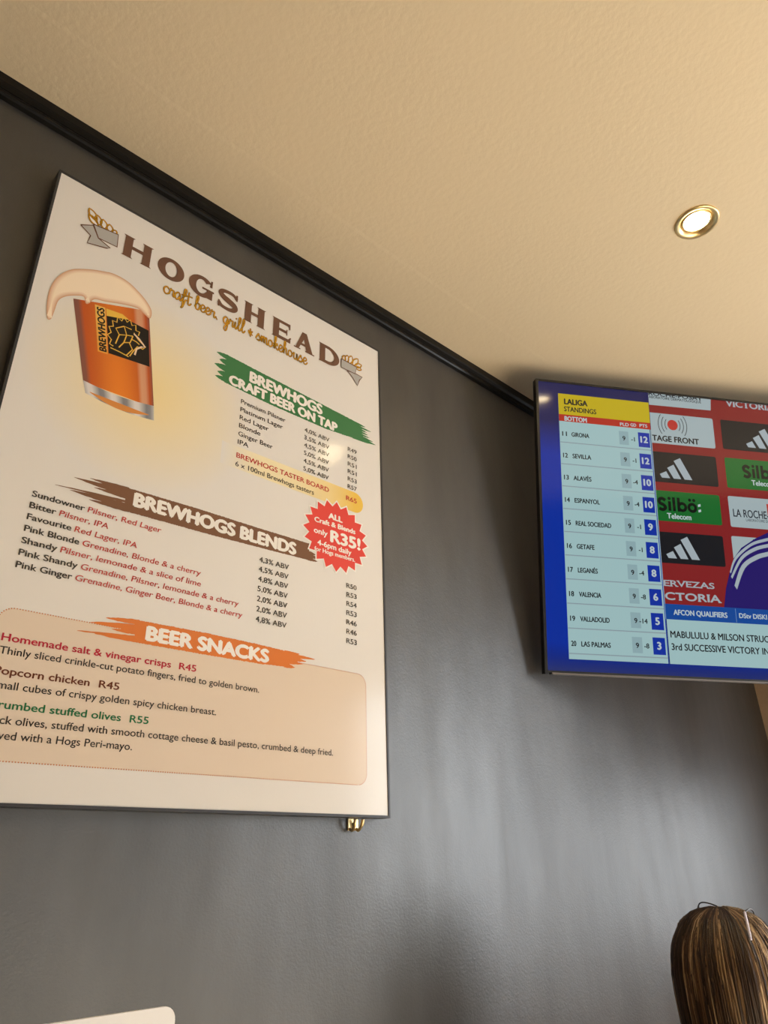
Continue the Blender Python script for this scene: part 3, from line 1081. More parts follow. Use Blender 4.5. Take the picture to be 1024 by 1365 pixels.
for k in range(9):
    tcol = (k / 8) ** 0.8
    col = tuple(rim[i] * (1 - tcol) + mid[i] * tcol for i in range(4))
    fm.poly(inset(fo, 0.0011 * k), col, 0.0011 + 0.00003 * k)
fm.build('foam_print', M_INK, ob)


# ------------------------------------------------------------------ brass hooks holding the poster
def clip(x, z, flip, label):
    t = empty('picture_hook', (x, WY, z))
    tag(t, label, 'hook', 'brass hooks around the menu poster')
    s = -1 if flip else 1
    bm = bmesh.new()
    bx(bm, (-0.0125, -0.004, min(0, -s * 0.021)), (0.0125, 0.0, max(0, -s * 0.021)), 0.001)
    from_bm('back_plate', bm, M_BRASS, t)
    for dx in (-0.0085, 0.0085):
        bm = bmesh.new()
        path = spline([(dx, -0.003, -s * 0.018), (dx * 0.9, -0.009, -s * 0.021), (dx, -0.015, -s * 0.017), (dx * 1.1, -0.020, -s * 0.008), (dx * 1.1, -0.021, -s * 0.002)], 5)
        tube(bm, path, [0.0028] * 12 + [0.0034] * (len(path) - 12), 10)
        from_bm('prong', bm, M_BRASS, t, True)
    bm = bmesh.new()
    bmesh.ops.create_uvsphere(bm, u_segments=16, v_segments=8, radius=0.0042)
    bmesh.ops.scale(bm, vec=(1, 0.5, 1), verts=bm.verts)
    bmesh.ops.translate(bm, vec=(0.001, -0.005, -s * 0.011), verts=bm.verts)
    from_bm('screw_head', bm, M_STEEL, t, True)
    return t


clip(0.958, PV - 0.0015, False, 'small brass hook with screw under the bottom right corner of the poster')
clip(0.265, PV + PH - 0.004, True, 'small brass hook at the top edge of the poster near its upper left corner')
clip(0.972, PV + PH - 0.004, True, 'small brass hook at the top edge of the poster near its upper right corner')

# ------------------------------------------------------------------ television
r_ = Vector((0.84010656, -0.54190799, -0.02359442))
u_ = Vector((-0.07580299, -0.16036462, 0.98414282))
n_ = Vector((-0.53709857, -0.82499631, -0.17580161))
TL = Vector((1.53459506, 0.96753304, 1.29922489 + CZ))
TH, TW = 0.867, 1.54
base = TL - u_ * TH
mw = Matrix(((r_.x, -n_.x, u_.x, base.x), (r_.y, -n_.y, u_.y, base.y), (r_.z, -n_.z, u_.z, base.z), (0, 0, 0, 1)))
tv = empty('television', None, mw)
tag(tv, 'wide black flat television showing football standings, mounted high near the corner', 'television')


def tb(name, lo, hi, m, parent=tv, bevel=0.0):
    return box_obj(name, lo, hi, m, parent, bevel)


SX0, SX1, ST, SB = 0.0080, TW - 0.008, 0.0065, 0.8575      # picture area (s, t)
# housing
bm = bmesh.new()
bx(bm, (0.004, 0.002, 0.004), (TW - 0.004, 0.022, TH - 0.004), 0.002)
bx(bm, (0.16, 0.022, 0.10), (TW - 0.16, 0.055, TH - 0.22), 0.006)
housing = from_bm('housing', bm, M_BLACK, tv)
bm = bmesh.new()
bx(bm, (0, -0.003, 0), (SX0, 0.02, TH))
bx(bm, (SX1, -0.003, 0), (TW, 0.02, TH))
bx(bm, (SX0, -0.003, TH - ST), (SX1, 0.02, TH))
bx(bm, (SX0, -0.003, 0.004), (SX1, 0.02, TH - SB))
from_bm('bezel', bm, M_BLACK, tv)
tb('bottom_strip', (0.02, -0.0036, -0.0005), (TW - 0.002, 0.019, 0.0042), M_SILVER, tv)
# wall bracket behind it
bm = bmesh.new()
ctr = Vector((0.70, 0.055, 0.36))
inv = mw.inverted()
wp = inv @ Vector((2.06, WY, 2.20))
tube(bm, [ctr, (ctr + wp) / 2 + Vector((0.05, 0, 0)), wp], 0.022, 12)
bx(bm, (0.5, 0.05, 0.2), (0.9, 0.075, 0.52), 0.004)
from_bm('mount_arm', bm, M_STEEL, tv)

sc = Print()


def Y(t):
    return TH - t


def srect(s0, t0, s1, t1, col, z):
    sc.rect(s0, Y(t1), s1, Y(t0), col, z)


def spoly(pts_, col, z):
    p = [(a, Y(b)) for a, b in pts_]
    ar = sum(p[i][0] * p[(i + 1) % len(p)][1] - p[(i + 1) % len(p)][0] * p[i][1] for i in range(len(p)))
    sc.poly(p if ar > 0 else p[::-1], col, z)


def stext(s, s0, t, cap, col, z, **k):
    sc.text(s, s0, Y(t), cap, col, z, **k)


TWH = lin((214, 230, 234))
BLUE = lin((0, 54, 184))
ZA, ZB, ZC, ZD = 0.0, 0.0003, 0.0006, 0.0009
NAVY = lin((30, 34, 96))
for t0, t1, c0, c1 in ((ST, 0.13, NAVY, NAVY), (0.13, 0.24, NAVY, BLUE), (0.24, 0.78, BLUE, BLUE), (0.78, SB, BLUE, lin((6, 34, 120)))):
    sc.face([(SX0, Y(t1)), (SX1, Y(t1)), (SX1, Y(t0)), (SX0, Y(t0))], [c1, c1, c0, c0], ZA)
PALE = lin((186, 224, 226))
P0, P1 = 0.0700, 0.3585
srect(P0, 0.0400, P1, 0.8250, PALE, ZB)
srect(P0, 0.0400, P1 + 0.003, 0.1075, lin((226, 200, 30)), ZC)
srect(P0, 0.1075, P1 + 0.003, 0.1295, lin((206, 52, 36)), ZC)
TXT = lin((34, 36, 40))
stext('LALIGA', 0.0876, 0.0734, 0.0172, TXT, ZD, x1=0.1625, bold=0.0012)
stext('STANDINGS', 0.0868, 0.0967, 0.0150, TXT, ZD, x1=0.1890, bold=0.0006)
stext('BOTTOM', 0.0868, 0.1270, 0.0138, TWH, ZD, x1=0.1575, bold=0.0008)
stext('PLD', 0.2629, 0.1258, 0.0098, TWH, ZD, x1=0.2915, bold=0.0005)
stext('GD', 0.2966, 0.1248, 0.0098, TWH, ZD, x1=0.3152, bold=0.0005)
stext('PTS', 0.3259, 0.1240, 0.0098, TWH, ZD, x1=0.3515, bold=0.0005)
teams = [('11', 'GIRONA', 0.1622, '-1', '12'), ('12', 'SEVILLA', 0.1650, '-1', '12'), ('13', 'ALAVÉS', 0.1620, '-4', '10'), ('14', 'ESPANYOL', 0.1840, '-4', '10'),
         ('15', 'REAL SOCIEDAD', 0.2147, '-1', '9'), ('16', 'GETAFE', 0.1600, '-1', '8'), ('17', 'LEGANÉS', 0.1660, '-4', '8'), ('18', 'VALENCIA', 0.1720, '-8', '6'),
         ('19', 'VALLADOLID', 0.1930, '-14', '5'), ('20', 'LAS PALMAS', 0.1920, '-8', '3')]
PTSB = lin((14, 56, 184))
for i, (no, nm, x1, gd, pts_) in enumerate(teams):
    t = 0.1764 + 0.06815 * i
    sh = -0.00028 * i
    srect(P0 + 0.001, t + 0.0190, P1, t + 0.0205, lin((150, 172, 182)), ZC)
    srect(P0 + 0.001, t + 0.0205, P1, t + 0.0222, lin((176, 196, 202)), ZC)
    stext(no, 0.0775, t, 0.0136, TXT, ZD, x1=0.0925, bold=0.0006)
    stext(nm, 0.1066, t, 0.0132, TXT, ZD, x1=x1, bold=0.0006)
    srect(0.2578 + sh, t - 0.0330, 0.2878 + sh, t + 0.0105, lin((166, 200, 206)), ZC)
    stext('9', 0.2680 + sh, t - 0.0035, 0.0135, TXT, ZD, x1=0.2775 + sh, bold=0.0006)
    stext(gd, 0, t - 0.0035, 0.0130, TXT, ZD, right=0.3078 + sh, bold=0.0005)
    srect(0.3190 + sh, t - 0.0345, 0.3560 + sh, t + 0.0125, PTSB, ZC)
    stext(pts_, 0, t - 0.0022, 0.0195, TWH, ZD, center=0.3375 + sh, bold=0.0013)
# right: the press conference picture
RB = lin((152, 38, 40))
V0 = 0.3630
srect(V0, ST, SX1, 0.6590, RB, ZB)
srect(V0 - 0.0022, 0.1295, V0 - 0.0005, 0.8250, PALE, ZC)


def panel(s0, t0, s1, t1, col):
    s0 = max(s0, V0)
    if s0 <= V0:
        sc.face([(s0, Y(t1)), (s1 - 0.005, Y(t1)), (s1 - 0.0015, Y(t1 - 0.0015)), (s1, Y(t1 - 0.005)), (s1, Y(t0 + 0.005)), (s1 - 0.0015, Y(t0 + 0.0015)), (s1 - 0.005, Y(t0)), (s0, Y(t0))], col, ZC)
    else:
        sc.rrect(s0, Y(t1), s1, Y(t0), 0.005, col, ZC, 4)


PW_ = lin((190, 208, 212))
BK = lin((26, 28, 34))
GR = lin((24, 120, 48))
STR = lin((190, 204, 212))


def stripes(x, t):
    for q_ in ([(0.0000, -0.0110), (0.0214, -0.0214), (0.0325, 0.0), (0.0062, 0.0)], [(0.0255, -0.0325), (0.0470, -0.0445), (0.0680, 0.0), (0.0440, 0.0)],
               [(0.0485, -0.0565), (0.0700, -0.0675), (0.1042, 0.0), (0.0790, 0.0)]):
        spoly([(x + a, t + b) for a, b in q_], STR, ZD)


SIL = lin((10, 22, 14))


def silbo(x, t, full=True):
    # heavy rounded wordmark: S i l b o with two dots, and small ticks
    cut = V0 if not full else -9
    z = ZD
    S_ = spline([(x + 0.0255, Y(t - 0.0315)), (x + 0.0150, Y(t - 0.0372)), (x + 0.0060, Y(t - 0.0320)), (x + 0.0080, Y(t - 0.0225)), (x + 0.0180, Y(t - 0.0180)), (x + 0.0245, Y(t - 0.0095)), (x + 0.0160, Y(t - 0.0025)), (x + 0.0040, Y(t - 0.0060))], 5)
    sc.ribbon([p for p in S_ if p[0] > cut], 0.0100, SIL, z)
    sc.rect(x + 0.0335, Y(t), x + 0.0425, Y(t - 0.0300), SIL, z)
    sc.disc(x + 0.0380, Y(t - 0.0385), 0.0050, 0.0050, SIL, z, 16)
    sc.rect(x + 0.0475, Y(t), x + 0.0565, Y(t - 0.0430), SIL, z)
    sc.rect(x + 0.0625, Y(t), x + 0.0715, Y(t - 0.0430), SIL, z)
    sc.ring(x + 0.0780, Y(t - 0.0150), 0.0155, 0.0155, 0.0065, 0.0065, SIL, z + 0.0001)
    sc.ring(x + 0.1100, Y(t - 0.0150), 0.0155, 0.0155, 0.0065, 0.0065, SIL, z)
    for dx in (0.1035, 0.1170):
        sc.disc(x + dx, Y(t - 0.0385), 0.0050, 0.0050, SIL, z, 16)
    for k in (0, 1):
        spoly([(x + 0.1290, t - 0.0265 + 0.0165 * k), (x + 0.1375, t - 0.0290 + 0.0165 * k), (x + 0.1375, t - 0.0215 + 0.0165 * k), (x + 0.1290, t - 0.0190 + 0.0165 * k)], TWH, z)
    stext('Telecom', x + 0.0270, t + 0.0230, 0.0160, TWH, z, x1=x + 0.1040, bold=0.0007)


def skin_lab(x, t):
    stext('LA ROCHE-POSAY', x, t, 0.0235, lin((40, 44, 54)), ZD, x1=x + 0.190, bold=0.0004)
    stext('LABORATOIRE DERMATOLOGIQUE', x + 0.040, t + 0.0115, 0.0080, lin((40, 44, 54)), ZD, x1=x + 0.190)
    spoly([(x + 0.114, t - 0.048), (x + 0.140, t - 0.048), (x + 0.140, t - 0.004), (x + 0.114, t - 0.004)], lin((214, 74, 60)), ZC + 0.0001)


def stage(x, t):
    sc.disc(x, Y(t), 0.0170, 0.0170, lin((214, 60, 52)), ZD)
    for s in (0, 180):
        for q_ in (0.026, 0.037, 0.048):
            sc.ring(x, Y(t), q_, q_ * 1.1, q_ - 0.0022, q_ * 1.1 - 0.0022, lin((70, 74, 80)), ZD, s - 38, s + 38, 12)


def slab(s, s0, s1, t, cap, bold):
    """lettering with slab serifs at the feet and heads of its stems."""
    n = len(s)
    stext(s, s0, t, cap, STR, ZD, x1=s1, bold=bold)
    v, f = glyphs(s)
    w0, w1 = min(p[0] for p in v), max(p[0] for p in v)
    k = (s1 - s0 - 2 * bold) / (w1 - w0)
    h = cap * 0.09
    for y0 in (0.0, CAP):
        xs = sorted(p[0] for p in v if abs(p[1] - y0) < 0.004)
        grp = []
        for x in xs:
            if grp and x - grp[-1][1] < 0.16:
                grp[-1][1] = x
            else:
                grp.append([x, x])
        for a, b in grp:
            if b - a < 0.03 or b - a > 0.3:
                continue
            xa_, xb_ = s0 + bold + (a - w0) * k, s0 + bold + (b - w0) * k
            e_ = cap * 0.13
            yy = Y(t) + (0 if y0 == 0 else cap)
            sc.rect(xa_ - e_, yy - h if y0 else yy - h * 0.6, xb_ + e_, yy + h * 0.6 if y0 else yy + h, STR, ZD + 0.0003)


C1, C2, C3, C4 = (V0, 0.5685), (0.5970, 0.8060), (0.8350, 1.0440), (1.0730, 1.2820)
pit = 0.1238
# first column
sc.face([(V0, Y(0.0465)), (C1[1], Y(0.0445)), (C1[1] + 0.004, Y(ST)), (V0, Y(ST))], PW_, ZC)
stext('ROCHE-POSAY', V0 + 0.0005, 0.0138, 0.0120, lin((40, 44, 54)), ZD, x1=0.5440, bold=0.0008)
stext('ABORATOIRE DERMATOLOGIQUE', V0 + 0.0012, 0.0237, 0.0082, lin((40, 44, 54)), ZD, x1=0.5385, bold=0.0002)
panel(0.30, 0.0718, C1[1] + 0.003, 0.1712, PW_)
stage(0.4350, 0.1070)
stext('TAGE FRONT', V0 + 0.0012, 0.1632, 0.0175, TXT, ZD, x1=0.5182, bold=0.0010)
panel(0.30, 0.1985, C1[1], 0.2950, BK)
stripes(0.3794, 0.2808)
panel(0.30, 0.3215, C1[1] - 0.002, 0.4150, GR)
silbo(0.3645, 0.3830, False)
panel(0.30, 0.4480, C1[1] - 0.005, 0.5405, BK)
stripes(0.3790, 0.5255)
slab('ERVEZAS', V0 + 0.0005, 0.5205, 0.6075, 0.0165, 0.0007)
slab('CTORIA', V0 + 0.0010, 0.5365, 0.6465, 0.0205, 0.0012)
# further columns of the sponsor wall
slab('VICTORIA', 0.6225, 0.7900, 0.0235, 0.0200, 0.0012)
panel(C2[0], 0.0718, C2[1], 0.1690, BK)
stripes(0.6766, 0.1560)
panel(C2[0], 0.1970, C2[1], 0.2940, GR)
silbo(0.6520, 0.2565)
panel(C2[0] - 0.003, 0.3205, C2[1], 0.4165, PW_)
skin_lab(0.6060, 0.3840)
panel(C2[0] - 0.006, 0.4450, C2[1], 0.5405, PW_)
stage(0.70, 0.482)
stext('STAGE FRONT', 0.620, 0.530, 0.0175, TXT, ZD, x1=0.785, bold=0.0010)
for cidx, cc in ((0, C3), (1, C4), (2, (1.311, 1.520))):
    for rr in range(5):
        t0 = -0.052 + pit * rr
        k = (cidx + rr) % 4
        pc_ = (GR, PW_, BK, PW_)[k]
        panel(cc[0], max(t0 + 0.124 - pit, ST + 0.002) if rr == 0 else t0, cc[1], t0 + 0.0965, pc_)
        if rr == 0:
            continue
        if k == 0:
            silbo(cc[0] + 0.055, t0 + 0.060)
        elif k == 2:
            stripes(cc[0] + 0.08, t0 + 0.083)
        elif k == 1:
            skin_lab(cc[0] + 0.009, t0 + 0.063)
        else:
            stage(cc[0] + 0.10, t0 + 0.036)
            stext('STAGE FRONT', cc[0] + 0.02, t0 + 0.086, 0.0175, TXT, ZD, x1=cc[0] + 0.185, bold=0.0010)
# shoulder of the man in the purple track top
PUR = lin((40, 24, 120))
ZE = 0.0016
spoly([(0.5440, 0.6590), (0.5560, 0.6040), (0.5735, 0.5545), (0.5905, 0.5137), (0.6190, 0.4796), (0.6687, 0.4475), (0.7142, 0.4255), (0.7650, 0.4080), (0.8200, 0.3850), (0.8300, 0.3400), (0.9700, 0.3400),
       (0.9800, 0.3850), (1.0400, 0.4080), (1.0950, 0.4300), (1.1600, 0.4700), (1.1950, 0.5200), (1.2200, 0.6590)], PUR, ZE)
for (o_, i_) in (([(0.5735, 0.5545), (0.5960, 0.5080), (0.6490, 0.4650), (0.6990, 0.4460), (0.7700, 0.4280)], [(0.5765, 0.5590), (0.5990, 0.5160), (0.6510, 0.4730), (0.7010, 0.4545), (0.7700, 0.4370)]),
                 ([(0.5755, 0.5680), (0.6130, 0.5080), (0.6600, 0.4760), (0.7091, 0.4610), (0.7700, 0.4460)], [(0.5790, 0.5745), (0.6170, 0.5165), (0.6630, 0.4860), (0.7091, 0.4715), (0.7700, 0.4570)]),
                 ([(0.5836, 0.5940), (0.6140, 0.5320), (0.6620, 0.4990), (0.7063, 0.4850), (0.7700, 0.4660)], [(0.5904, 0.6050), (0.6240, 0.5400), (0.6680, 0.5110), (0.7050, 0.4985), (0.7700, 0.4790)])):
    a = spline(o_, 5)
    b = spline(i_, 5)
    for k in range(len(a) - 1):
        spoly([a[k], a[k + 1], b[k + 1], b[k]], STR, ZE + 0.0003)
# lower captions
srect(V0 - 0.002, 0.6590, SX1, 0.7025, lin((18, 84, 176)), ZE + 0.0006)
srect(0.5768, 0.6610, 0.5785, 0.7005, lin((120, 160, 210)), ZE + 0.0009)
stext('AFCON QUALIFIERS', 0.3850, 0.6888, 0.0142, TWH, ZE + 0.0009, x1=0.5508, bold=0.0007)
stext('DStv DISKI CHALLENGE', 0.5873, 0.6870, 0.0130, TWH, ZE + 0.0009, x1=0.7900, bold=0.0006)
srect(V0 - 0.0005, 0.7025, SX1 - 0.06, 0.8255, PALE, ZE + 0.0006)
srect(V0 - 0.0030, 0.7025, V0 - 0.0008, 0.8255, lin((20, 40, 110)), ZE + 0.0006)
stext('MABULULU & MILSON STRUCK', 0.3700, 0.7527, 0.0180, TXT, ZE + 0.0009, x1=0.6890, bold=0.0006)
stext('3rd SUCCESSIVE VICTORY IN', 0.3705, 0.7872, 0.0180, TXT, ZE + 0.0009, x1=0.6690, bold=0.0006)
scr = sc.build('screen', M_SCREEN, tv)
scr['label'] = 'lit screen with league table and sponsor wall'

# ------------------------------------------------------------------ table with the white menu card
tbl = empty('pub_table', (0.35, 0.62, 0))
tag(tbl, 'square brown wooden table below the poster, carrying the white menu card', 'table')
box_obj('table_top', (-0.36, -0.36, 0.715), (0.36, 0.36, 0.75), M_WOOD, tbl, 0.006)
bm = bmesh.new()
lathe(bm, [(0.04, 0.03), (0.035, 0.10), (0.035, 0.66), (0.06, 0.715)], 24, cap_top=True)
from_bm('pedestal', bm, M_STEEL, tbl)
bm = bmesh.new()
lathe(bm, [(0.24, 0.0), (0.24, 0.012), (0.06, 0.035)], 32, cap_top=True)
from_bm('foot_plate', bm, M_STEEL, tbl)

# card: right upper corner in the photograph at (232,1345)
cd = empty('menu_card', (0.2075, 0.62, 0.75))
tag(cd, 'white upright menu card with rounded corners at the lower left', 'menu card')
CHH = 0.4883
bm = bmesh.new()
w, r = 0.30, 0.010
out = []
x1, z1, z0 = 0.1295, CHH, 0.02
x0 = x1 - w
for cx_, cz_, a in ((x1 - r, z1 - r, 0), (x0 + r, z1 - r, 90)):
    for k in range(7):
        tt = math.radians(a + 90 * k / 6)
        out.append((cx_ + r * math.cos(tt), cz_ + r * math.sin(tt)))
out = [(x1, z0)] + out + [(x0, z0)]
fa = [bm.verts.new((x, -0.0015, z)) for x, z in out]
fb = [bm.verts.new((x, 0.0015, z)) for x, z in out]
bm.faces.new(fa)
bm.faces.new(fb[::-1])
for i in range(len(out)):
    j = (i + 1) % len(out)
    bm.faces.new((fa[i], fb[i], fb[j], fa[j]))
from_bm('card', bm, M_CARD, cd)
box_obj('wooden_foot', (x0 + 0.02, -0.035, 0), (x1 - 0.02, 0.035, 0.03), M_WOOD, cd, 0.004)
p = Print()
p.blob([(x1 - 0.048 + 0.018 * math.cos(k * math.pi / 12), z1 - 0.042 + 0.018 * math.sin(k * math.pi / 12)) for k in range(24)], lin((236, 214, 160)), lin((220, 170, 70)), 0.002, 3)
p.build('gold_mark', M_INK, cd)

# ------------------------------------------------------------------ the person in front of the grey wall
HX, HY = 1.553, 0.738
HEAD_TOP = 1.246
person = empty('person', (HX, HY, 0))
person.rotation_euler = (0, 0, math.radians(18))
tag(person, 'person seated with back to us, long straight brown hair with blonde streaks', 'person')


def skinned(name, verts, edges, radii, m, parent, root=0, sub=2):
    me = bpy.data.meshes.new(name)
    me.from_pydata(verts, edges, [])
    o = link(name, me, m, parent)
    o.modifiers.new('skin', 'SKIN')
    sk = me.skin_vertices[0].data
    for i, r in enumerate(radii):
        sk[i].radius = (r, r) if not isinstance(r, tuple) else r
        sk[i].use_root = (i == root)
    o.modifiers['skin'].use_smooth_shade = True
    s = o.modifiers.new('sub', 'SUBSURF')
    s.levels = sub
    s.render_levels = sub
    return o


# local: +x forward, +y to the person's left
V, E_, RR = [], [], []


def jv(p, r, a=None):
    V.append(p)
    RR.append(r)
    if a is not None:
        E_.append((a, len(V) - 1))
    return len(V) - 1


ZT_ = HEAD_TOP
pel = jv((-0.06, 0, 0.55), 0.125)
wa = jv((-0.08, 0, 0.68), 0.105, pel)
ch = jv((-0.07, 0, 0.84), 0.105, wa)
uc = jv((-0.06, 0, 0.94), 0.075, ch)
nk = jv((-0.045, 0, ZT_ - 0.245), 0.050, uc)
sk0 = jv((-0.02, 0, ZT_ - 0.185), 0.060, nk)
sk1 = jv((-0.01, 0, ZT_ - 0.120), 0.080, sk0)
sk2 = jv((-0.01, 0, ZT_ - 0.070), 0.070, sk1)
for s in (1, -1):
    sh = jv((-0.05, 0.165 * s, 0.93), 0.052, uc)
    el = jv((0.02, 0.235 * s, 0.68), 0.042, sh)
    wr = jv((0.22, 0.17 * s, 0.60), 0.026, el)
    pm = jv((0.285, 0.155 * s, 0.595), 0.026, wr)
    for k in range(4):
        oy = (0.027 - 0.018 * k) * s
        ln = (0.030, 0.034, 0.032, 0.025)[k]
        b0 = jv((0.325, 0.155 * s + oy, 0.597), 0.0095, pm)
        b1 = jv((0.325 + ln, 0.155 * s + oy, 0.590), 0.0085, b0)
        jv((0.325 + ln * 1.7, 0.155 * s + oy, 0.575), 0.0075, b1)
    t0_ = jv((0.262, 0.120 * s, 0.595), 0.011, pm)
    jv((0.300, 0.105 * s, 0.592), 0.009, t0_)
    hp = jv((0.02, 0.095 * s, 0.53), 0.085, pel)
    kn = jv((0.42, 0.11 * s, 0.50), 0.060, hp)
    an = jv((0.40, 0.11 * s, 0.09), 0.038, kn)
    jv((0.53, 0.12 * s, 0.035), 0.032, an)
body = skinned('body', V, E_, RR, M_SKIN, person)
# nose, ears, mouth relief live on a small face mesh
# clothes
Vc = [(-0.06, 0, 0.53), (-0.08, 0, 0.68), (-0.07, 0, 0.84), (-0.06, 0, 0.950), (-0.05, 0.165, 0.935), (0.02, 0.235, 0.69), (-0.05, -0.165, 0.935), (0.02, -0.235, 0.69)]
skinned('shirt', Vc, [(0, 1), (1, 2), (2, 3), (3, 4), (4, 5), (3, 6), (6, 7)], [0.150, 0.140, 0.155, 0.130, 0.084, 0.060, 0.084, 0.060], M_TOP, person)
Vj = [(-0.06, 0, 0.55), (0.02, 0.095, 0.53), (0.42, 0.11, 0.50), (0.40, 0.11, 0.12), (0.02, -0.095, 0.53), (0.42, -0.11, 0.50), (0.40, -0.11, 0.12)]
skinned('trousers', Vj, [(0, 1), (1, 2), (2, 3), (0, 4), (4, 5), (5, 6)], [0.132, 0.095, 0.070, 0.055, 0.095, 0.070, 0.055], M_JEANS, person)

# hair: a solid volume plus many separate locks over it
HP = [(0.000, 0.002, 0.002), (0.004, 0.027, 0.030), (0.012, 0.050, 0.054), (0.026, 0.069, 0.074), (0.045, 0.083, 0.090), (0.070, 0.093, 0.102), (0.105, 0.098, 0.108), (0.150, 0.098, 0.107),
      (0.200, 0.095, 0.100), (0.260, 0.092, 0.096), (0.330, 0.094, 0.098), (0.400, 0.096, 0.100)]


def prof(d):
    for (a, b) in zip(HP, HP[1:]):
        if a[0] <= d <= b[0]:
            t = (d - a[0]) / (b[0] - a[0])
            return tuple(a[i] + (b[i] - a[i]) * t for i in (1, 2))
    return HP[-1][1:]


def hpos(th, d, off=0.0):
    """th = 0 is the back of the head, positive towards the right side."""
    a, b = prof(d)
    shift = -0.012 * min(1.0, d / 0.2)
    return Vector((-(b + off) * math.cos(th) - 0.004 + shift, -(a + off) * math.sin(th), ZT_ - d + off * (0.6 if d < 0.03 else 0.0)))


hm = bpy.data.materials.new('brown_blonde_sunlit_hair')
hm.use_nodes = True
nt = hm.node_tree
b = nt.nodes['Principled BSDF']
b.inputs['Roughness'].default_value = 0.42
b.inputs['Specular IOR Level'].default_value = 0.4
at = nt.nodes.new('ShaderNodeAttribute')
at.attribute_name = 'ink'
nz = nt.nodes.new('ShaderNodeTexNoise')
nz.inputs['Scale'].default_value = 1.0
tc = nt.nodes.new('ShaderNodeTexCoord')
mp = nt.nodes.new('ShaderNodeMapping')
mp.inputs['Scale'].default_value = (500, 500, 12)
nt.links.new(tc.outputs['Object'], mp.inputs['Vector'])
nt.links.new(mp.outputs['Vector'], nz.inputs['Vector'])
bp = nt.nodes.new('ShaderNodeBump')
bp.inputs['Strength'].default_value = 0.5
bp.inputs['Distance'].default_value = 0.001
nt.links.new(nz.outputs['Fac'], bp.inputs['Height'])
nt.links.new(bp.outputs['Normal'], b.inputs['Normal'])
nt.links.new(at.outputs['Color'], b.inputs['Base Color'])

rnd = random.Random(11)
hv, hf, hc = [], [], []
DS = [0.0, 0.004, 0.012, 0.026, 0.045, 0.07, 0.105, 0.15, 0.2, 0.26, 0.33, 0.4]
NT = 44
TH0 = math.radians(128)
darkc = (0.020, 0.012, 0.007, 1)
for j, d in enumerate(DS):
    for i in range(NT + 1):
        th = -TH0 + 2 * TH0 * i / NT if d > 0.06 else -math.pi + 2 * math.pi * i / NT
        hv.append(tuple(hpos(th, d, -0.003)))
for j in range(len(DS) - 1):
    for i in range(NT):
        k = j * (NT + 1) + i
        hf.append((k, k + 1, k + NT + 2, k + NT + 1))
        hc.append(darkc)
pal = [(0.028, 0.016, 0.009), (0.055, 0.031, 0.016), (0.12, 0.066, 0.031), (0.23, 0.135, 0.064), (0.42, 0.285, 0.155), (0.60, 0.45, 0.28)]
ZS = 13
for s in range(2000):
    th0 = rnd.uniform(-2.2, 2.2)
    th1 = th0 * 0.96 + rnd.uniform(-0.10, 0.10)
    off = rnd.uniform(0.0, 0.0055)
    wid = rnd.uniform(0.0007, 0.0019)
    end = rnd.uniform(0.34, 0.43)
    st = rnd.uniform(0.0, 0.006) if rnd.random() < 0.7 else rnd.uniform(0.01, 0.06)
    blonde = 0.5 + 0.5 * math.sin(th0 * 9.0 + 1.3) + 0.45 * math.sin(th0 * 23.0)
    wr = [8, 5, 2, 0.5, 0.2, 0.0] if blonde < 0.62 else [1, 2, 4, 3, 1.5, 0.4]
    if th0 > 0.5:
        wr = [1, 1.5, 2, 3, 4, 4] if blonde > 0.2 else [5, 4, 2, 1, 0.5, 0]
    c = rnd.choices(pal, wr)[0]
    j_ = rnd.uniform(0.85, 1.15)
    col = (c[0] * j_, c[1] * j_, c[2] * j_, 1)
    base_i = len(hv)
    ph = rnd.uniform(0, 6)
    for k in range(ZS + 1):
        t = k / ZS
        d = st + (end - st) * t ** 1.7
        th = th0 + (th1 - th0) * t + 0.02 * math.sin(ph + 5 * t)
        o_ = off + 0.0015 * math.sin(ph * 2 + 7 * t)
        if d > 0.40:
            d_ = 0.40
            ex = d - 0.40
        else:
            d_, ex = d, 0
        p = hpos(th, d_, o_)
        p.z -= ex
        a, bb = prof(d_)
        tang = Vector((bb * math.sin(th), -a * math.cos(th), 0))
        if tang.length < 1e-6:
            tang = Vector((math.sin(th), -math.cos(th), 0))
        tang.normalize()
        w_ = wid * (0.35 + 0.65 * min(1, t * 6)) * (1 - 0.9 * max(0, (t - 0.85) / 0.15))
        nrm = Vector((-math.cos(th), -math.sin(th), 0.15))
        hv.append(tuple(p - tang * w_))
        hv.append(tuple(p + nrm * 0.0008))
        hv.append(tuple(p + tang * w_))
    for k in range(ZS):
        q0 = base_i + 3 * k
        hf.append((q0, q0 + 1, q0 + 4, q0 + 3))
        hf.append((q0 + 1, q0 + 2, q0 + 5, q0 + 4))
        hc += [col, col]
me = bpy.data.meshes.new('hair')
me.from_pydata(hv, [], hf)
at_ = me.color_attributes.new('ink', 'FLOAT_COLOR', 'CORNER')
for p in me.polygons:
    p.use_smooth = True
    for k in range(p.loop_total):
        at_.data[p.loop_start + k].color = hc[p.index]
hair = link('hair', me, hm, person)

# face: nose, lips, eyes and ears
bm = bmesh.new()
for c_, s_ in (((0.085, 0, ZT_ - 0.135), (0.020, 0.013, 0.022)), ((0.082, 0.0, ZT_ - 0.170), (0.010, 0.024, 0.007))):
    mt = Matrix.Translation(c_) @ Matrix.Diagonal((s_[0], s_[1], s_[2], 1))
    bmesh.ops.create_uvsphere(bm, u_segments=16, v_segments=10, radius=1, matrix=mt)
from_bm('face', bm, M_SKIN, person, True)
for s in (1, -1):
    bm = bmesh.new()
    bmesh.ops.create_uvsphere(bm, u_segments=16, v_segments=10, radius=0.011, matrix=Matrix.Translation((0.066, 0.032 * s, ZT_ - 0.115)))
    from_bm('eye', bm, M_CARD, person, True)

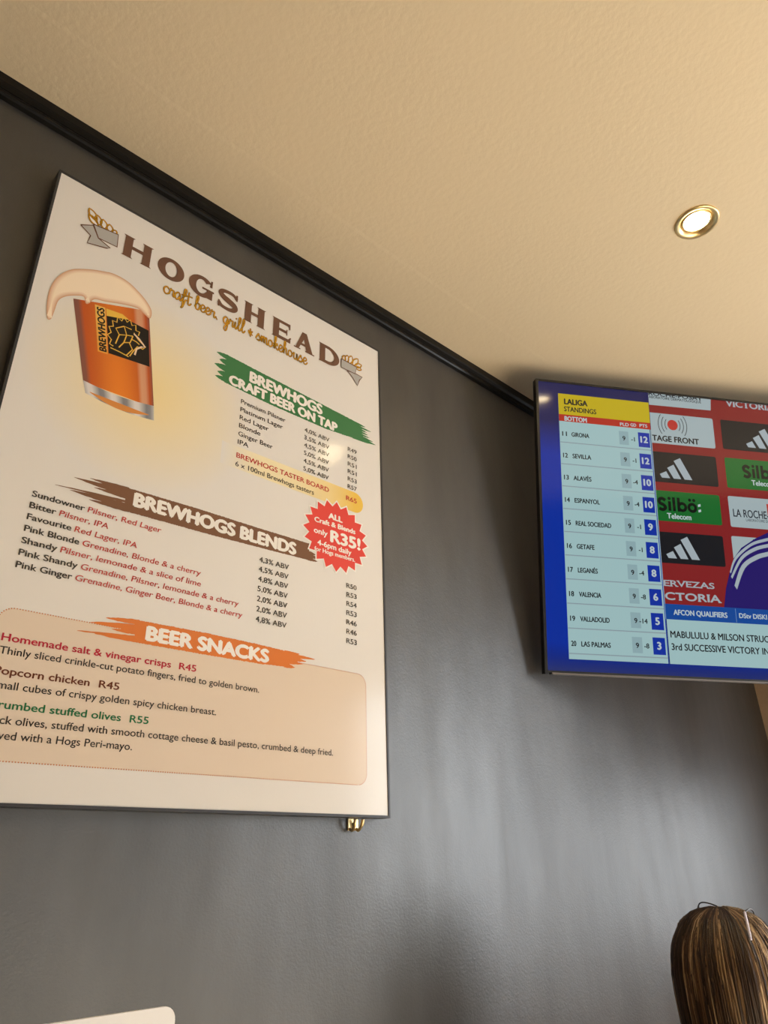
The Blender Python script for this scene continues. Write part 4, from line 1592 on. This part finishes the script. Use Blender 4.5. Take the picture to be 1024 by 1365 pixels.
# glasses pushed up on the head
gs = empty('eyeglasses', (HX, HY, HEAD_TOP))
gs.rotation_euler = (0, 0, math.radians(18))
tag(gs, 'thin dark framed glasses pushed up on the head of the seated person', 'glasses')
M_WIRE = mat('dark_wire', (0.015, 0.013, 0.012), 0.3, metal=0.4, bump=0.02)
M_LILAC = mat('pale_lilac_plastic', (0.78, 0.74, 0.90), 0.25, bump=0.02)
GT = Matrix.Translation((0.004, -0.017, -0.003)) @ Matrix.Rotation(math.radians(9), 4, 'Z') @ Matrix.Rotation(math.radians(17), 4, 'X')


def gp(x, y, z):
    return tuple(GT @ Vector((x, y, z)))


for s in (1, -1):
    bm = bmesh.new()
    ring_ = []
    for k in range(28):
        a = 2 * math.pi * k / 28
        ex = 0.021 * math.copysign(abs(math.cos(a)) ** 0.8, math.cos(a))
        ez = 0.017 * math.copysign(abs(math.sin(a)) ** 0.8, math.sin(a))
        ring_.append(gp(0.054 - 0.45 * ez, 0.030 * s + ex, -0.012 + 0.6 * ez))
    tube(bm, ring_, 0.0013, 8, True)
    from_bm('rim', bm, M_WIRE, gs, True)
    if s < 0:
        line = [gp(0.050, -0.051, -0.010), (0.025, -0.058, -0.008), (-0.010, -0.055, -0.002), (-0.040, -0.049, -0.006)]
        tip = [(-0.039, -0.0492, -0.0058), (-0.064, -0.052, -0.018), (-0.087, -0.055, -0.046)]
    else:
        line = [gp(0.050, 0.051, -0.010), (0.030, 0.052, -0.020), (-0.010, 0.058, -0.026), (-0.036, 0.058, -0.034)]
        tip = [(-0.035, 0.058, -0.0338), (-0.052, 0.057, -0.042), (-0.066, 0.054, -0.056)]
    bm = bmesh.new()
    tube(bm, spline(line, 6), 0.0015, 8)
    tm = from_bm('temple', bm, M_WIRE, gs, True)
    bm = bmesh.new()
    tube(bm, spline(tip, 6), 0.0024, 8)
    from_bm('temple_tip', bm, M_LILAC if s < 0 else M_WIRE, tm, True)
bm = bmesh.new()
tube(bm, spline([gp(0.054, 0.010, -0.008), gp(0.053, 0, -0.005), gp(0.054, -0.010, -0.008)], 6), 0.0012, 8)
from_bm('bridge', bm, M_WIRE, gs, True)

# chair under the person
chair = empty('wooden_chair', (HX, HY, 0))
chair.rotation_euler = (0, 0, math.radians(18))
tag(chair, 'brown wooden chair under the seated person by the grey wall', 'chair')
box_obj('seat', (-0.24, -0.21, 0.395), (0.20, 0.21, 0.425), M_WOOD, chair, 0.006)
for x in (-0.215, 0.175):
    for y in (-0.185, 0.185):
        box_obj('leg', (x - 0.018, y - 0.018, 0), (x + 0.018, y + 0.018, 0.395), M_WOOD, chair, 0.003)
bm = bmesh.new()
for y in (-0.185, 0.185):
    bx(bm, (-0.243, y - 0.016, 0.425), (-0.213, y + 0.016, 0.82), 0.003)
bx(bm, (-0.245, -0.17, 0.70), (-0.215, 0.17, 0.80), 0.003)
bx(bm, (-0.245, -0.17, 0.55), (-0.215, 0.17, 0.60), 0.003)
from_bm('backrest', bm, M_WOOD, chair)
